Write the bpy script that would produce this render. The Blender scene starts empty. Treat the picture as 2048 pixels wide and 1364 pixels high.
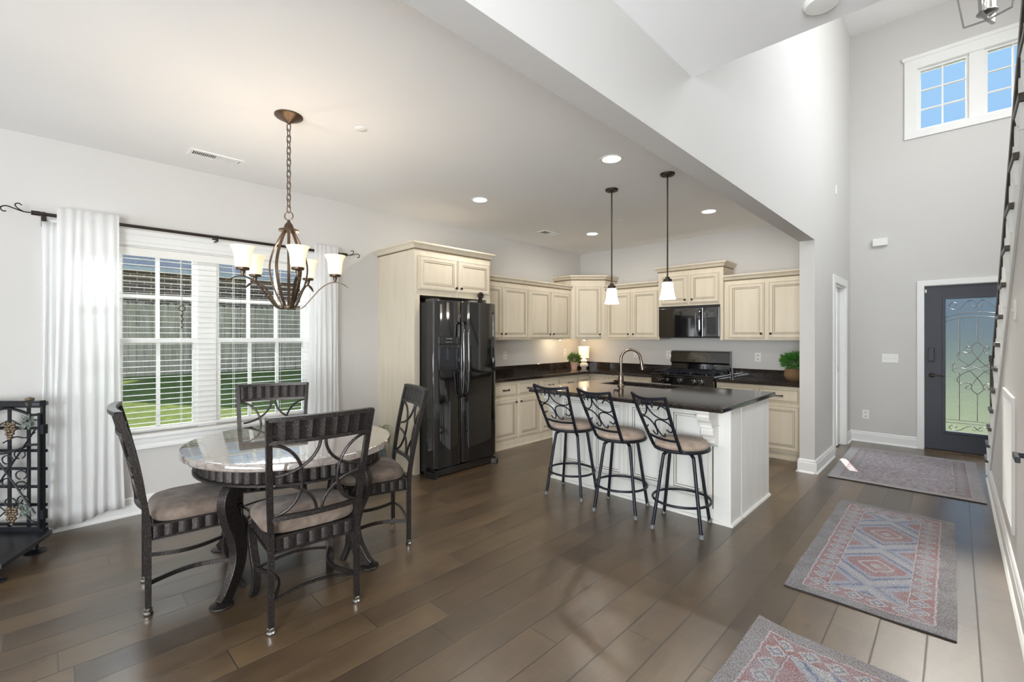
import bpy, bmesh, math, random
from mathutils import Vector, Matrix
R = math.radians
PI = math.pi
S = bpy.context.scene
COL = S.collection
random.seed(7)

# ---------------------------------------------------------------- camera, world, sun, exposure
YAW = math.atan2(888, 910)
cam_d = bpy.data.cameras.new('camera')
cam = bpy.data.objects.new('camera', cam_d)
COL.objects.link(cam)
cam.location = (0, 0, 1.41)
cam.rotation_euler = (PI / 2, 0, YAW)
cam_d.sensor_width = 36
cam_d.lens = 910 / 2048 * 36
cam_d.shift_y = -9 / 2048
cam_d.clip_start = 0.05
S.camera = cam
S.view_settings.view_transform = 'Standard'
S.view_settings.look = 'None'
S.view_settings.exposure = 0.26
S.view_settings.gamma = 1
S.cycles.max_bounces = 12
S.cycles.diffuse_bounces = 9
S.cycles.transparent_max_bounces = 24
S.cycles.sample_clamp_indirect = 6
S.cycles.use_denoising = True
S.cycles.caustics_reflective = False
S.cycles.caustics_refractive = False

w = bpy.data.worlds.new('sky')
S.world = w
w.use_nodes = True
wn = w.node_tree
bgn = wn.nodes['Background']
bgn.inputs[0].default_value = (0.36, 0.64, 0.98, 1)
bgn.inputs[1].default_value = 0.82

def light(name, kind, loc, power, color=(1, 1, 1), size=1.0, size_y=None, to=None, radius=None, spread=None, angle=None):
    l = bpy.data.lights.new(name, kind)
    l.energy = power
    l.color = color
    if kind == 'AREA':
        l.shape = 'RECTANGLE' if size_y else 'DISK'
        l.size = size
        if size_y:
            l.size_y = size_y
        if spread:
            l.spread = spread
    if radius is not None:
        l.shadow_soft_size = radius
    if angle is not None:
        l.angle = angle
    o = bpy.data.objects.new(name, l)
    COL.objects.link(o)
    o.location = loc
    if to is not None:
        o.rotation_euler = (Vector(to) - Vector(loc)).to_track_quat('-Z', 'Y').to_euler()
    return o

SUNDIR = Vector((0.316, -0.95, -1.0))
light('sun', 'SUN', (-3, 14, 12), 8.0, (1, 0.95, 0.86), to=Vector((-3, 14, 12)) + SUNDIR, angle=R(0.5))
DAY = (0.90, 0.955, 1.0)
# daylight arriving through the windows, and added fill lamps out of view
light('daylight_dining_window', 'AREA', (-5.9, 1.0, 3.0), 470, DAY, 2.6, 1.6, to=(-4.4, 1.0, 1.2))
light('fill_living_rear', 'AREA', (-1.0, -5.45, 1.5), 260, DAY, 4.4, 2.0, to=(-1.0, -2.4, 3.6))  # added fill lamp behind the camera; the rear wall has no windows
light('fill_hall_right', 'AREA', (1.40, -1.7, 1.25), 350, DAY, 2.8, 2.1, to=(-1.2, 2.6, 1.6))  # added fill lamp out of view, brightens the island; no door there
light('fill_foyer_right', 'AREA', (1.42, 5.0, 4.2), 135, DAY, 2.6, 1.6, to=(-1.2, 5.0, 2.6))  # added unseen lamp to brighten the hall wall; stair wall has no window
light('daylight_transom', 'AREA', (-0.36, 8.6, 5.75), 620, (1.0, 0.95, 0.88), 0.4, 1.0, to=(0.30, 5.9, 2.0), spread=R(80))
light('daylight_study_window', 'AREA', (-2.6, 7.58, 1.5), 35, DAY, 1.4, 1.4, to=(-2.4, 6.6, 1.2))

# ---------------------------------------------------------------- node helpers and materials
class G:
    """small wrapper for building node graphs"""
    def __init__(s, name):
        s.m = bpy.data.materials.new(name)
        s.m.use_nodes = True
        s.t = s.m.node_tree
        s.b = s.t.nodes['Principled BSDF']
        s.out = s.t.nodes['Material Output']
    def node(s, typ, **kw):
        n = s.t.nodes.new(typ)
        for k, v in kw.items():
            setattr(n, k, v)
        return n
    def put(s, inp, v):
        if isinstance(v, bpy.types.NodeSocket):
            s.t.links.new(v, inp)
        elif v is not None:
            if isinstance(v, (tuple, list)) and len(v) == 3 and inp.type == 'RGBA':
                v = (*v, 1)
            inp.default_value = v
    def math(s, op, a, b=None, c=None):
        n = s.node('ShaderNodeMath', operation=op)
        s.put(n.inputs[0], a)
        if b is not None:
            s.put(n.inputs[1], b)
        if c is not None:
            s.put(n.inputs[2], c)
        return n.outputs[0]
    def coord(s, which='Object'):
        return s.node('ShaderNodeTexCoord').outputs[which]
    def mapping(s, v, scale=(1, 1, 1), rot=(0, 0, 0), loc=(0, 0, 0)):
        n = s.node('ShaderNodeMapping')
        s.put(n.inputs['Vector'], v)
        n.inputs['Scale'].default_value = scale
        n.inputs['Rotation'].default_value = rot
        n.inputs['Location'].default_value = loc
        return n.outputs[0]
    def noise(s, v, scale=5, detail=3, rough=0.5, dist=0, color=False):
        n = s.node('ShaderNodeTexNoise')
        s.put(n.inputs['Vector'], v)
        n.inputs['Scale'].default_value = scale
        n.inputs['Detail'].default_value = detail
        n.inputs['Roughness'].default_value = rough
        n.inputs['Distortion'].default_value = dist
        return n.outputs['Color' if color else 'Fac']
    def ramp(s, f, stops, interp='LINEAR'):
        n = s.node('ShaderNodeValToRGB')
        s.put(n.inputs[0], f)
        cr = n.color_ramp
        cr.interpolation = interp
        while len(cr.elements) > len(stops):
            cr.elements.remove(cr.elements[-1])
        while len(cr.elements) < len(stops):
            cr.elements.new(0.5)
        for e, (p, c) in zip(cr.elements, stops):
            e.position = p
            if not isinstance(c, (tuple, list)):
                c = (c, c, c)
            e.color = (*c[:3], 1)
        return n.outputs['Color']
    def mix(s, f, a, b, mode='MIX'):
        n = s.node('ShaderNodeMix', data_type='RGBA', blend_type=mode)
        s.put(n.inputs['Factor'], f)
        s.put(n.inputs[6], a)
        s.put(n.inputs[7], b)
        return n.outputs[2]
    def sep(s, v):
        n = s.node('ShaderNodeSeparateXYZ')
        s.put(n.inputs[0], v)
        return n.outputs
    def comb(s, x=0.0, y=0.0, z=0.0):
        n = s.node('ShaderNodeCombineXYZ')
        for i, q in enumerate((x, y, z)):
            s.put(n.inputs[i], q)
        return n.outputs[0]
    def bump(s, h, strength=0.2, dist=0.01):
        n = s.node('ShaderNodeBump')
        s.put(n.inputs['Height'], h)
        n.inputs['Strength'].default_value = strength
        n.inputs['Distance'].default_value = dist
        s.t.links.new(n.outputs[0], s.b.inputs['Normal'])
    def set(s, color=None, rough=None, metal=None, spec=None, **kw):
        b = s.b.inputs
        s.put(b['Base Color'], color)
        s.put(b['Roughness'], rough)
        s.put(b['Metallic'], metal)
        s.put(b['Specular IOR Level'], spec)
        for k, v in kw.items():
            s.put(b[k.replace('_', ' ')], v)
        return s

M = {}
def sr(r, g, b):
    f = lambda c: (c / 255 / 12.92) if c / 255 <= 0.04045 else ((c / 255 + 0.055) / 1.055) ** 2.4
    return (f(r), f(g), f(b))

def simple(name, col, rough=0.5, metal=0.0, var=0.06, scale=8, bump=0.0, bscale=60, **kw):
    g = G(name)
    co = g.coord()
    n = g.noise(co, scale, 3)
    lo = tuple(c * (1 - var) for c in col)
    hi = tuple(min(1, c * (1 + var)) for c in col)
    g.set(color=g.ramp(n, [(0.3, lo), (0.7, hi)]), rough=rough, metal=metal, **kw)
    if bump:
        g.bump(g.noise(co, bscale, 4), bump, 0.004)
    M[name] = g.m
    return g.m

simple('wall_paint', sr(208, 206, 203), 0.85, var=0.008, scale=2, bump=0.03, bscale=220)
simple('ceiling_paint', sr(242, 242, 242), 0.9, var=0.006, scale=2, bump=0.05, bscale=150)
simple('trim_white', sr(236, 236, 234), 0.4, var=0.01)
simple('white_plastic', sr(238, 237, 232), 0.4, var=0.01)
simple('white_metal', sr(240, 240, 238), 0.35, var=0.01)
simple('black_gloss', (0.006, 0.006, 0.007), 0.07, var=0.02, spec=0.8, Coat_Weight=1.0, Coat_Roughness=0.04)
simple('black_textured', (0.012, 0.012, 0.013), 0.38, var=0.2, scale=60, bump=0.5, bscale=300)
simple('black_iron', (0.014, 0.016, 0.024), 0.38, 0.4, var=0.2, scale=40)
simple('rubber_grey', sr(110, 112, 110), 0.5, var=0.1)
simple('bronze', sr(92, 76, 62), 0.38, 0.75, var=0.2, scale=14, bump=0.05)
simple('dark_bronze', sr(58, 50, 46), 0.42, 0.7, var=0.15, scale=14)
simple('chrome', sr(170, 168, 165), 0.22, 1.0, var=0.05)
simple('brushed_steel', sr(150, 150, 150), 0.3, 1.0, var=0.05)
simple('faucet_metal', sr(120, 108, 98), 0.25, 1.0, var=0.06)
simple('dark_wood', sr(74, 66, 58), 0.4, var=0.3, scale=20)
simple('door_navy', sr(58, 60, 70), 0.45, var=0.05, scale=30, bump=0.05)
simple('terracotta', sr(190, 160, 140), 0.8, var=0.08)
simple('ceramic_white', sr(228, 222, 212), 0.35, var=0.03)
simple('blue_ceramic', sr(92, 112, 118), 0.15, var=0.2, scale=10)
simple('soil', sr(50, 38, 30), 0.95, var=0.3, scale=60, bump=0.5)
simple('leaf_green', sr(84, 112, 52), 0.5, var=0.35, scale=40)
simple('leaf_bright', sr(62, 118, 44), 0.45, var=0.35, scale=40)
simple('leaf_grass', sr(120, 142, 78), 0.5, var=0.25, scale=30)
simple('leaf_verdigris', sr(96, 104, 96), 0.5, 0.3, var=0.4, scale=60)
simple('grape_bronze', sr(112, 98, 80), 0.35, 0.5, var=0.25, scale=60)
simple('rack_iron', (0.013, 0.015, 0.019), 0.35, 0.3, var=0.25, scale=40)
simple('vent_dark', (0.02, 0.018, 0.016), 0.9)
simple('lawn_pale', sr(90, 100, 62), 0.95, var=0.2, scale=3)
simple('siding', sr(150, 160, 172), 0.7, var=0.05)
simple('fascia', sr(225, 225, 222), 0.6)
simple('silver_label', sr(190, 190, 190), 0.4)
simple('dark_chrome', (0.10, 0.105, 0.12), 0.16, 0.9)
simple('keypad_dark', sr(40, 40, 42), 0.3)
simple('rug_edge', sr(52, 50, 50), 0.95)

def mk_metal_scraped():
    g = G('pewter_metal')
    co = g.coord()
    n = g.noise(co, 150, 5, 0.65)
    c = g.ramp(n, [(0.3, sr(30, 27, 26)), (0.52, sr(53, 48, 46)), (0.75, sr(92, 86, 84))])
    g.set(color=c, rough=0.36, metal=0.6)
    g.bump(n, 0.25, 0.003)
    M['pewter_metal'] = g.m
mk_metal_scraped()

def mk_floor():
    g = G('wood_floor')
    co = g.coord()
    x, y, z = g.sep(co)
    W, L = 0.1735, 1.25
    xs = g.math('DIVIDE', g.math('ADD', x, 0.096 + W * 60), W)
    row = g.math('FLOOR', xs)
    fx = g.math('FRACT', xs)
    wn_ = g.node('ShaderNodeTexWhiteNoise', noise_dimensions='1D')
    g.put(wn_.inputs['W'], row)
    ys = g.math('ADD', g.math('DIVIDE', g.math('ADD', y, 40), L), g.math('MULTIPLY', wn_.outputs['Value'], 7.3))
    pid = g.math('FLOOR', ys)
    fy = g.math('FRACT', ys)
    w2 = g.node('ShaderNodeTexWhiteNoise', noise_dimensions='2D')
    g.put(w2.inputs['Vector'], g.comb(row, pid, 0.0))
    rnd = w2.outputs['Value']
    # grooves
    dx = g.math('MULTIPLY', g.math('MINIMUM', fx, g.math('SUBTRACT', 1, fx)), W)
    dy = g.math('MULTIPLY', g.math('MINIMUM', fy, g.math('SUBTRACT', 1, fy)), L)
    dm = g.math('MINIMUM', dx, dy)
    groove = g.ramp(dm, [(0.0, 0.0), (0.0028, 1.0)])
    off = g.math('MULTIPLY', rnd, 37.0)
    gv = g.comb(g.math('ADD', x, off), g.math('ADD', y, off), 0.0)
    grain = g.noise(g.mapping(gv, (26, 2.2, 1)), 1.6, 6, 0.6, 1.2)
    blot = g.noise(g.mapping(gv, (4.2, 1.6, 1)), 1.3, 4, 0.55, 0.6)
    knot = g.noise(g.mapping(gv, (5, 2.6, 1)), 1.5, 2, 0.5, 1.5)
    c = g.ramp(grain, [(0.25, sr(64, 50, 36)), (0.5, sr(80, 64, 46)), (0.75, sr(95, 78, 58))])
    c = g.mix(0.55, c, g.ramp(blot, [(0.3, sr(58, 44, 31)), (0.7, sr(100, 82, 60))]))
    c = g.mix(g.ramp(knot, [(0.68, 0.0), (0.80, 0.6)]), c, sr(40, 32, 26))
    tone = g.ramp(rnd, [(0.0, (0.66, 0.64, 0.62)), (0.5, (0.98, 0.97, 0.96)), (1.0, (1.4, 1.38, 1.34))])
    c = g.mix(1.0, c, tone, 'MULTIPLY')
    c = g.mix(groove, sr(46, 38, 31), c)
    sc = g.noise(g.mapping(gv, (3, 14, 1)), 1.2, 2)
    h = g.math('ADD', g.math('MULTIPLY', groove, 0.8), g.math('ADD', g.math('MULTIPLY', sc, 0.5), g.math('MULTIPLY', grain, 0.12)))
    g.set(color=c, rough=g.ramp(grain, [(0.2, 0.30), (0.8, 0.42)]), spec=0.6, Coat_Weight=0.55, Coat_Roughness=0.28, Coat_IOR=1.6)
    g.bump(h, 0.4, 0.006)
    M['wood_floor'] = g.m
mk_floor()

def mk_cabinet():
    for nm, base, dark in (('cabinet_cream', sr(218, 208, 189), sr(209, 198, 176)), ('island_cream', sr(230, 229, 224), sr(224, 222, 215))):
        g = G(nm)
        co = g.coord()
        n = g.noise(g.mapping(co, (10, 10, 1.4)), 1.2, 3, 0.5)
        n2 = g.noise(co, 3, 2)
        c = g.ramp(n, [(0.3, dark), (0.62, base)])
        c = g.mix(g.math('MULTIPLY', n2, 0.45), c, base)
        g.set(color=c, rough=0.42)
        M[nm] = g.m
    simple('glaze', sr(108, 90, 66), 0.5, var=0.25, scale=30)
    simple('island_glaze', sr(108, 98, 84), 0.5, var=0.25, scale=30)
mk_cabinet()

def mk_granite():
    g = G('granite')
    co = g.coord()
    a = g.noise(co, 90, 5, 0.7)
    b = g.noise(co, 22, 4, 0.6, 0.5)
    c = g.ramp(a, [(0.35, sr(22, 19, 18)), (0.55, sr(48, 40, 36)), (0.72, sr(96, 82, 72))])
    c = g.mix(g.ramp(b, [(0.45, 0.0), (0.7, 0.6)]), c, sr(30, 26, 26))
    g.set(color=c, rough=0.07, spec=0.6)
    M['granite'] = g.m
mk_granite()

def mk_stone():
    g = G('travertine')
    co = g.coord()
    br = g.node('ShaderNodeTexBrick')
    g.put(br.inputs['Vector'], g.mapping(co, (1, 1, 1), (0, 0, R(13))))
    br.offset = 0.0
    br.inputs['Scale'].default_value = 1.0
    br.inputs['Brick Width'].default_value = 0.155
    br.inputs['Row Height'].default_value = 0.155
    br.inputs['Mortar Size'].default_value = 0.0012
    br.inputs['Color1'].default_value = (*sr(116, 102, 92), 1)
    br.inputs['Color2'].default_value = (*sr(156, 145, 136), 1)
    br.inputs['Mortar'].default_value = (*sr(112, 102, 94), 1)
    n = g.noise(g.mapping(co, (2, 9, 9)), 3, 6, 0.65, 1.5)
    c = g.mix(0.6, br.outputs['Color'], g.ramp(n, [(0.3, sr(104, 90, 82)), (0.55, sr(146, 137, 131)), (0.75, sr(178, 172, 168))]))
    p = g.noise(co, 60, 4, 0.7)
    c = g.mix(g.ramp(p, [(0.62, 0.0), (0.7, 0.7)]), c, sr(112, 92, 78))
    g.set(color=c, rough=0.08, spec=0.9, Coat_Weight=1.0, Coat_Roughness=0.03, Coat_IOR=1.9)
    M['travertine'] = g.m
mk_stone()

def mk_suede():
    for nm, a, b in (('suede_taupe', sr(92, 78, 68), sr(124, 110, 99)), ('suede_stool', sr(142, 124, 110), sr(172, 154, 138))):
        g = G(nm)
        co = g.coord()
        n = g.noise(co, 9, 4, 0.6, 0.6)
        g.set(color=g.ramp(n, [(0.35, a), (0.62, b)]), rough=0.95, Sheen_Weight=0.12)
        g.bump(g.noise(co, 180, 3), 0.25, 0.003)
        M[nm] = g.m
mk_suede()

def mk_emit(name, col, em, strength, rough=0.5):
    g = G(name)
    g.set(color=col, rough=rough)
    g.put(g.b.inputs['Emission Color'], em)
    g.b.inputs['Emission Strength'].default_value = strength
    M[name] = g.m
mk_emit('shade_glass_glow', sr(240, 228, 205), sr(255, 232, 192), 0.58, 0.35)
mk_emit('pendant_glass_glow', sr(248, 240, 225), sr(255, 244, 224), 1.7, 0.35)
mk_emit('lamp_disc', (0.9, 0.9, 0.9), sr(255, 246, 228), 6.0)
mk_emit('lampshade_glow', sr(244, 236, 220), sr(255, 228, 186), 0.45, 0.8)
mk_emit('bulb', (0.9, 0.9, 0.9), sr(255, 226, 180), 5.0)
mk_emit('display_dim', (0.02, 0.02, 0.02), sr(120, 120, 110), 0.25)

def mk_glass():
    g = G('window_glass')
    t = g.t
    tr = g.node('ShaderNodeBsdfTransparent')
    gl = g.node('ShaderNodeBsdfGlossy')
    gl.inputs['Roughness'].default_value = 0.02
    fr = g.node('ShaderNodeFresnel')
    fr.inputs[0].default_value = 1.3
    mx = g.node('ShaderNodeMixShader')
    t.links.new(fr.outputs[0], mx.inputs[0])
    t.links.new(tr.outputs[0], mx.inputs[1])
    t.links.new(gl.outputs[0], mx.inputs[2])
    t.links.new(mx.outputs[0], g.out.inputs[0])
    M['window_glass'] = g.m
    g = G('textured_glass')
    co = g.coord()
    n = g.noise(co, 110, 3, 0.6)
    g.set(color=(0.92, 0.95, 0.98), rough=0.22, IOR=1.35)
    g.b.inputs['Transmission Weight'].default_value = 1.0
    g.bump(n, 0.9, 0.004)
    M['textured_glass'] = g.m
    g = G('sheer_fabric')
    t = g.t
    g.set(color=sr(250, 250, 250), rough=0.9)
    co = g.coord()
    g.bump(g.noise(g.mapping(co, (60, 60, 300)), 1, 2), 0.08, 0.002)
    tl = g.node('ShaderNodeBsdfTranslucent')
    tl.inputs[0].default_value = (*sr(250, 250, 250), 1)
    tp = g.node('ShaderNodeBsdfTransparent')
    m1 = g.node('ShaderNodeMixShader')
    m1.inputs[0].default_value = 0.5
    m2 = g.node('ShaderNodeMixShader')
    m2.inputs[0].default_value = 0.10
    t.links.new(g.b.outputs[0], m1.inputs[1])
    t.links.new(tl.outputs[0], m1.inputs[2])
    t.links.new(m1.outputs[0], m2.inputs[1])
    t.links.new(tp.outputs[0], m2.inputs[2])
    t.links.new(m2.outputs[0], g.out.inputs[0])
    M['sheer_fabric'] = g.m
mk_glass()

def mk_outdoor():
    g = G('grass')
    co = g.coord()
    n = g.noise(co, 9, 6, 0.7)
    n2 = g.noise(co, 70, 3, 0.7)
    c = g.ramp(n, [(0.3, sr(92, 112, 42)), (0.7, sr(150, 164, 66))])
    c = g.mix(g.ramp(n2, [(0.45, 0.0), (0.6, 0.6)]), c, sr(70, 92, 36))
    g.set(color=c, rough=0.9)
    g.bump(n2, 1.0, 0.05)
    M['grass'] = g.m
    g = G('brick_wall')
    br = g.node('ShaderNodeTexBrick')
    x, y, z = g.sep(g.coord())
    g.put(br.inputs['Vector'], g.comb(y, z, 0.0))
    br.inputs['Scale'].default_value = 1.0
    br.inputs['Brick Width'].default_value = 0.34
    br.inputs['Row Height'].default_value = 0.105
    br.inputs['Mortar Size'].default_value = 0.009
    br.inputs['Color1'].default_value = (*sr(112, 92, 84), 1)
    br.inputs['Color2'].default_value = (*sr(146, 122, 112), 1)
    br.inputs['Mortar'].default_value = (*sr(240, 228, 208), 1)
    g.set(color=br.outputs['Color'], rough=0.9)
    M['brick_wall'] = g.m
    g = G('roof_shingle')
    x, y, z = g.sep(g.coord())
    st = g.math('FRACT', g.math('MULTIPLY', z, 9))
    n = g.noise(g.coord(), 14, 5, 0.7)
    c = g.ramp(n, [(0.3, sr(56, 66, 82)), (0.7, sr(92, 104, 122))])
    c = g.mix(g.ramp(st, [(0.0, 0.5), (0.15, 0.0)]), c, sr(30, 36, 46))
    g.set(color=c, rough=0.9)
    M['roof_shingle'] = g.m
    g = G('fence_wood')
    co = g.coord()
    x, y, z = g.sep(co)
    n = g.noise(g.mapping(co, (1, 9, 0.7)), 1.4, 5, 0.65, 0.8)
    wn_ = g.node('ShaderNodeTexWhiteNoise', noise_dimensions='1D')
    g.put(wn_.inputs['W'], g.math('FLOOR', g.math('DIVIDE', y, 0.15)))
    c = g.ramp(n, [(0.3, sr(140, 128, 114)), (0.6, sr(196, 184, 168)), (0.8, sr(220, 212, 200))])
    c = g.mix(g.math('MULTIPLY', wn_.outputs['Value'], 0.4), c, sr(196, 180, 150))
    g.set(color=c, rough=0.95)
    M['fence_wood'] = g.m
    g = G('basket_weave')
    x, y, z = g.sep(g.coord())
    ang = g.math('ARCTAN2', x, y)
    a = g.math('SINE', g.math('ADD', g.math('MULTIPLY', ang, 30), g.math('MULTIPLY', z, 380)))
    b = g.math('SINE', g.math('SUBTRACT', g.math('MULTIPLY', z, 560), g.math('MULTIPLY', ang, 14)))
    f = g.math('MULTIPLY', a, b)
    c = g.ramp(f, [(0.0, sr(92, 68, 44)), (0.5, sr(172, 142, 102))])
    g.set(color=c, rough=0.8)
    g.bump(f, 0.6, 0.004)
    M['basket_weave'] = g.m
mk_outdoor()

def mk_rug(name, hx, hy, field, field2, red, blue, border, pale, med=True):
    """distressed oriental rug: local x across, y along; hx, hy half sizes"""
    g = G(name)
    co = g.coord()
    wob = g.noise(co, 34, 4, 0.7, color=True)
    cw = g.mix(0.030, co, wob, 'ADD')
    x, y, z = g.sep(cw)
    x = g.math('SUBTRACT', x, 0.015)
    y = g.math('SUBTRACT', y, 0.015)
    ax, ay = g.math('ABSOLUTE', x), g.math('ABSOLUTE', y)
    d = g.math('MINIMUM', g.math('SUBTRACT', hx, ax), g.math('SUBTRACT', hy, ay))
    # border motifs
    u = g.math('ADD', x, y)
    side = g.math('LESS_THAN', g.math('SUBTRACT', hx, ax), g.math('SUBTRACT', hy, ay))
    along = g.math('ADD', g.math('MULTIPLY', side, y), g.math('MULTIPLY', g.math('SUBTRACT', 1, side), x))
    m1 = g.math('ABSOLUTE', g.math('SUBTRACT', g.math('FRACT', g.math('MULTIPLY', along, 10.0)), 0.5))
    m2 = g.math('ABSOLUTE', g.math('SUBTRACT', d, 0.135))
    mm = g.math('ADD', m1, g.math('MULTIPLY', m2, 9))
    band = g.ramp(mm, [(0.0, pale), (0.16, pale), (0.18, blue), (0.26, blue), (0.28, pale), (0.44, pale), (0.46, red), (0.9, red)], 'CONSTANT')
    # field medallions
    p = 0.62
    fy = g.math('ABSOLUTE', g.math('SUBTRACT', g.math('FRACT', g.math('ADD', g.math('DIVIDE', y, p), 0.0)), 0.5))
    md = g.math('ADD', g.math('MULTIPLY', ax, 2.6), g.math('MULTIPLY', fy, 1.5))
    hexa = g.math('MAXIMUM', g.math('MULTIPLY', ax, 3.0), md)
    fld = g.ramp(hexa, [(0.0, pale), (0.08, red), (0.2, pale), (0.26, red), (0.42, field), (0.5, blue), (0.58, field2), (0.72, field), (0.8, blue), (0.86, field), (0.98, red)], 'CONSTANT')
    if not med:
        v = g.noise(co, 40, 4, 0.7)
        fld = g.ramp(v, [(0.4, red), (0.5, field), (0.62, field2)])
    c = g.ramp(d, [(0.0, border), (0.072, sr(196, 178, 180)), (0.082, red), (0.095, (0, 0, 0)), (0.175, (0, 0, 0)), (0.176, sr(196, 178, 180)), (0.186, (0, 0, 0))], 'CONSTANT')
    inb = g.math('MULTIPLY', g.math('GREATER_THAN', d, 0.095), g.math('LESS_THAN', d, 0.176))
    inf = g.math('GREATER_THAN', d, 0.186)
    c = g.mix(inb, c, band)
    c = g.mix(inf, c, fld)
    # wear and pile
    wear = g.noise(co, 6, 4, 0.65)
    c = g.mix(g.ramp(wear, [(0.42, 0.0), (0.68, 0.65)]), c, sr(150, 152, 160))
    n1 = g.noise(g.mapping(co, (90, 60, 1)), 1.6, 4, 0.75)
    c = g.mix(g.ramp(n1, [(0.46, 0.0), (0.58, 0.85)]), c, sr(152, 149, 154))
    n2 = g.noise(g.mapping(co, (150, 80, 1)), 1.3, 3, 0.7)
    c = g.mix(g.ramp(n2, [(0.50, 0.0), (0.60, 0.8)]), c, sr(70, 66, 72))
    g.set(color=c, rough=0.95, Sheen_Weight=0.2)
    g.bump(n2, 0.5, 0.004)
    M[name] = g.m

# ---------------------------------------------------------------- mesh building
class MB:
    def __init__(s):
        s.v, s.f, s.mi, s.sm = [], [], [], []
        s.M = Matrix.Identity(4)
        s.weld = False
        s.nb = 0
    def frame(s, o, u=(1, 0, 0), n=(0, -1, 0), w=(0, 0, 1)):
        """local (a,b,c) -> o + a*u + b*n + c*w"""
        u, n, w = Vector(u), Vector(n), Vector(w)
        s.M = Matrix(((u.x, n.x, w.x, o[0]), (u.y, n.y, w.y, o[1]), (u.z, n.z, w.z, o[2]), (0, 0, 0, 1)))
        return s
    def at(s, m):
        s.M = m
        return s
    def add(s, vs, fs, mi=0, smooth=False):
        k = len(s.v)
        s.v += [tuple(s.M @ Vector(p)) for p in vs]
        s.f += [tuple(i + k for i in f) for f in fs]
        s.mi += [mi] * len(fs)
        s.sm += [smooth] * len(fs)
        return s
    def box(s, x0, x1, y0, y1, z0, z1, mi=0):
        # overlapping boxes differ by a hair so that no two faces coincide
        s.nb += 1
        e = 0.00007 * (s.nb % 11)
        x0, x1, y0, y1, z0, z1 = min(x0, x1) - e, max(x0, x1) + e, min(y0, y1) - e, max(y0, y1) + e, min(z0, z1) - e, max(z0, z1) + e
        vs = [(x, y, z) for x in (x0, x1) for y in (y0, y1) for z in (z0, z1)]
        return s.add(vs, [(0, 1, 3, 2), (4, 6, 7, 5), (0, 4, 5, 1), (2, 3, 7, 6), (0, 2, 6, 4), (1, 5, 7, 3)], mi)
    def prism(s, poly, axis, a, b, mi=0, smooth=False):
        """poly of 2D points extruded along axis 0,1,2 from a to b"""
        def p3(p, t):
            return (t, p[0], p[1]) if axis == 0 else (p[0], t, p[1]) if axis == 1 else (p[0], p[1], t)
        n = len(poly)
        vs = [p3(p, a) for p in poly] + [p3(p, b) for p in poly]
        s.add(vs, [(i, (i + 1) % n, n + (i + 1) % n, n + i) for i in range(n)] + [tuple(range(n)), tuple(range(2 * n - 1, n - 1, -1))], mi, smooth)
        s.sm[-2:] = [False, False]
        return s
    def lathe(s, prof, c=(0, 0, 0), seg=24, mi=0, sx=1.0, sy=1.0, smooth=True, caps=True):
        vs, fs = [], []
        for r, z in prof:
            for i in range(seg):
                a = 2 * PI * i / seg
                vs.append((c[0] + r * sx * math.cos(a), c[1] + r * sy * math.sin(a), c[2] + z))
        for j in range(len(prof) - 1):
            for i in range(seg):
                k = (i + 1) % seg
                fs.append((j * seg + i, j * seg + k, (j + 1) * seg + k, (j + 1) * seg + i))
        n = len(prof)
        if caps:
            fs += [tuple(range(seg)), tuple(range((n - 1) * seg, n * seg))]
        s.add(vs, fs, mi, smooth)
        if caps:
            s.sm[-2:] = [False, False]
        return s
    def sweep(s, pts, sec, closed=False, up=(0, 0, 1), mi=0, smooth=True, scales=None):
        """sweep a closed 2D section along pts"""
        P = [Vector(p) for p in pts]
        n, m = len(P), len(sec)
        T = []
        for i in range(n):
            if closed:
                t = P[(i + 1) % n] - P[i - 1]
            else:
                t = P[min(i + 1, n - 1)] - P[max(i - 1, 0)]
            T.append(t.normalized())
        upv = Vector(up)
        if abs(T[0].dot(upv)) > 0.95:
            upv = Vector((1, 0, 0)) if abs(T[0].x) < 0.9 else Vector((0, 1, 0))
        nrm = (upv - T[0] * upv.dot(T[0])).normalized()
        vs = []
        for i in range(n):
            nrm = (nrm - T[i] * nrm.dot(T[i])).normalized()
            bn = T[i].cross(nrm)
            k = scales[i] if scales else 1.0
            for a, b in sec:
                vs.append(tuple(P[i] + bn * (a * k) + nrm * (b * k)))
        fs = []
        for i in range(n if closed else n - 1):
            j = (i + 1) % n
            for q in range(m):
                r = (q + 1) % m
                fs.append((i * m + q, i * m + r, j * m + r, j * m + q))
        if not closed:
            fs += [tuple(range(m)), tuple(range((n - 1) * m, n * m))]
        s.add(vs, fs, mi, smooth)
        if not closed:
            s.sm[-2:] = [False, False]
        return s
    def tube(s, pts, r, seg=8, closed=False, mi=0, scales=None):
        return s.sweep(pts, [(r * math.cos(2 * PI * i / seg), r * math.sin(2 * PI * i / seg)) for i in range(seg)], closed, mi=mi, scales=scales)
    def bar(s, pts, wd, ht, up=(0, 0, 1), closed=False, mi=0, smooth=False, scales=None):
        a, b = wd / 2, ht / 2
        return s.sweep(pts, [(-a, -b), (a, -b), (a, b), (-a, b)], closed, up, mi, smooth, scales)
    def sphere(s, c, r, seg=12, rings=8, mi=0, sz=1.0):
        prof = [(r * math.sin(PI * j / rings) + 1e-5, -r * math.cos(PI * j / rings) * sz) for j in range(rings + 1)]
        return s.lathe(prof, c, seg, mi)

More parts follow.
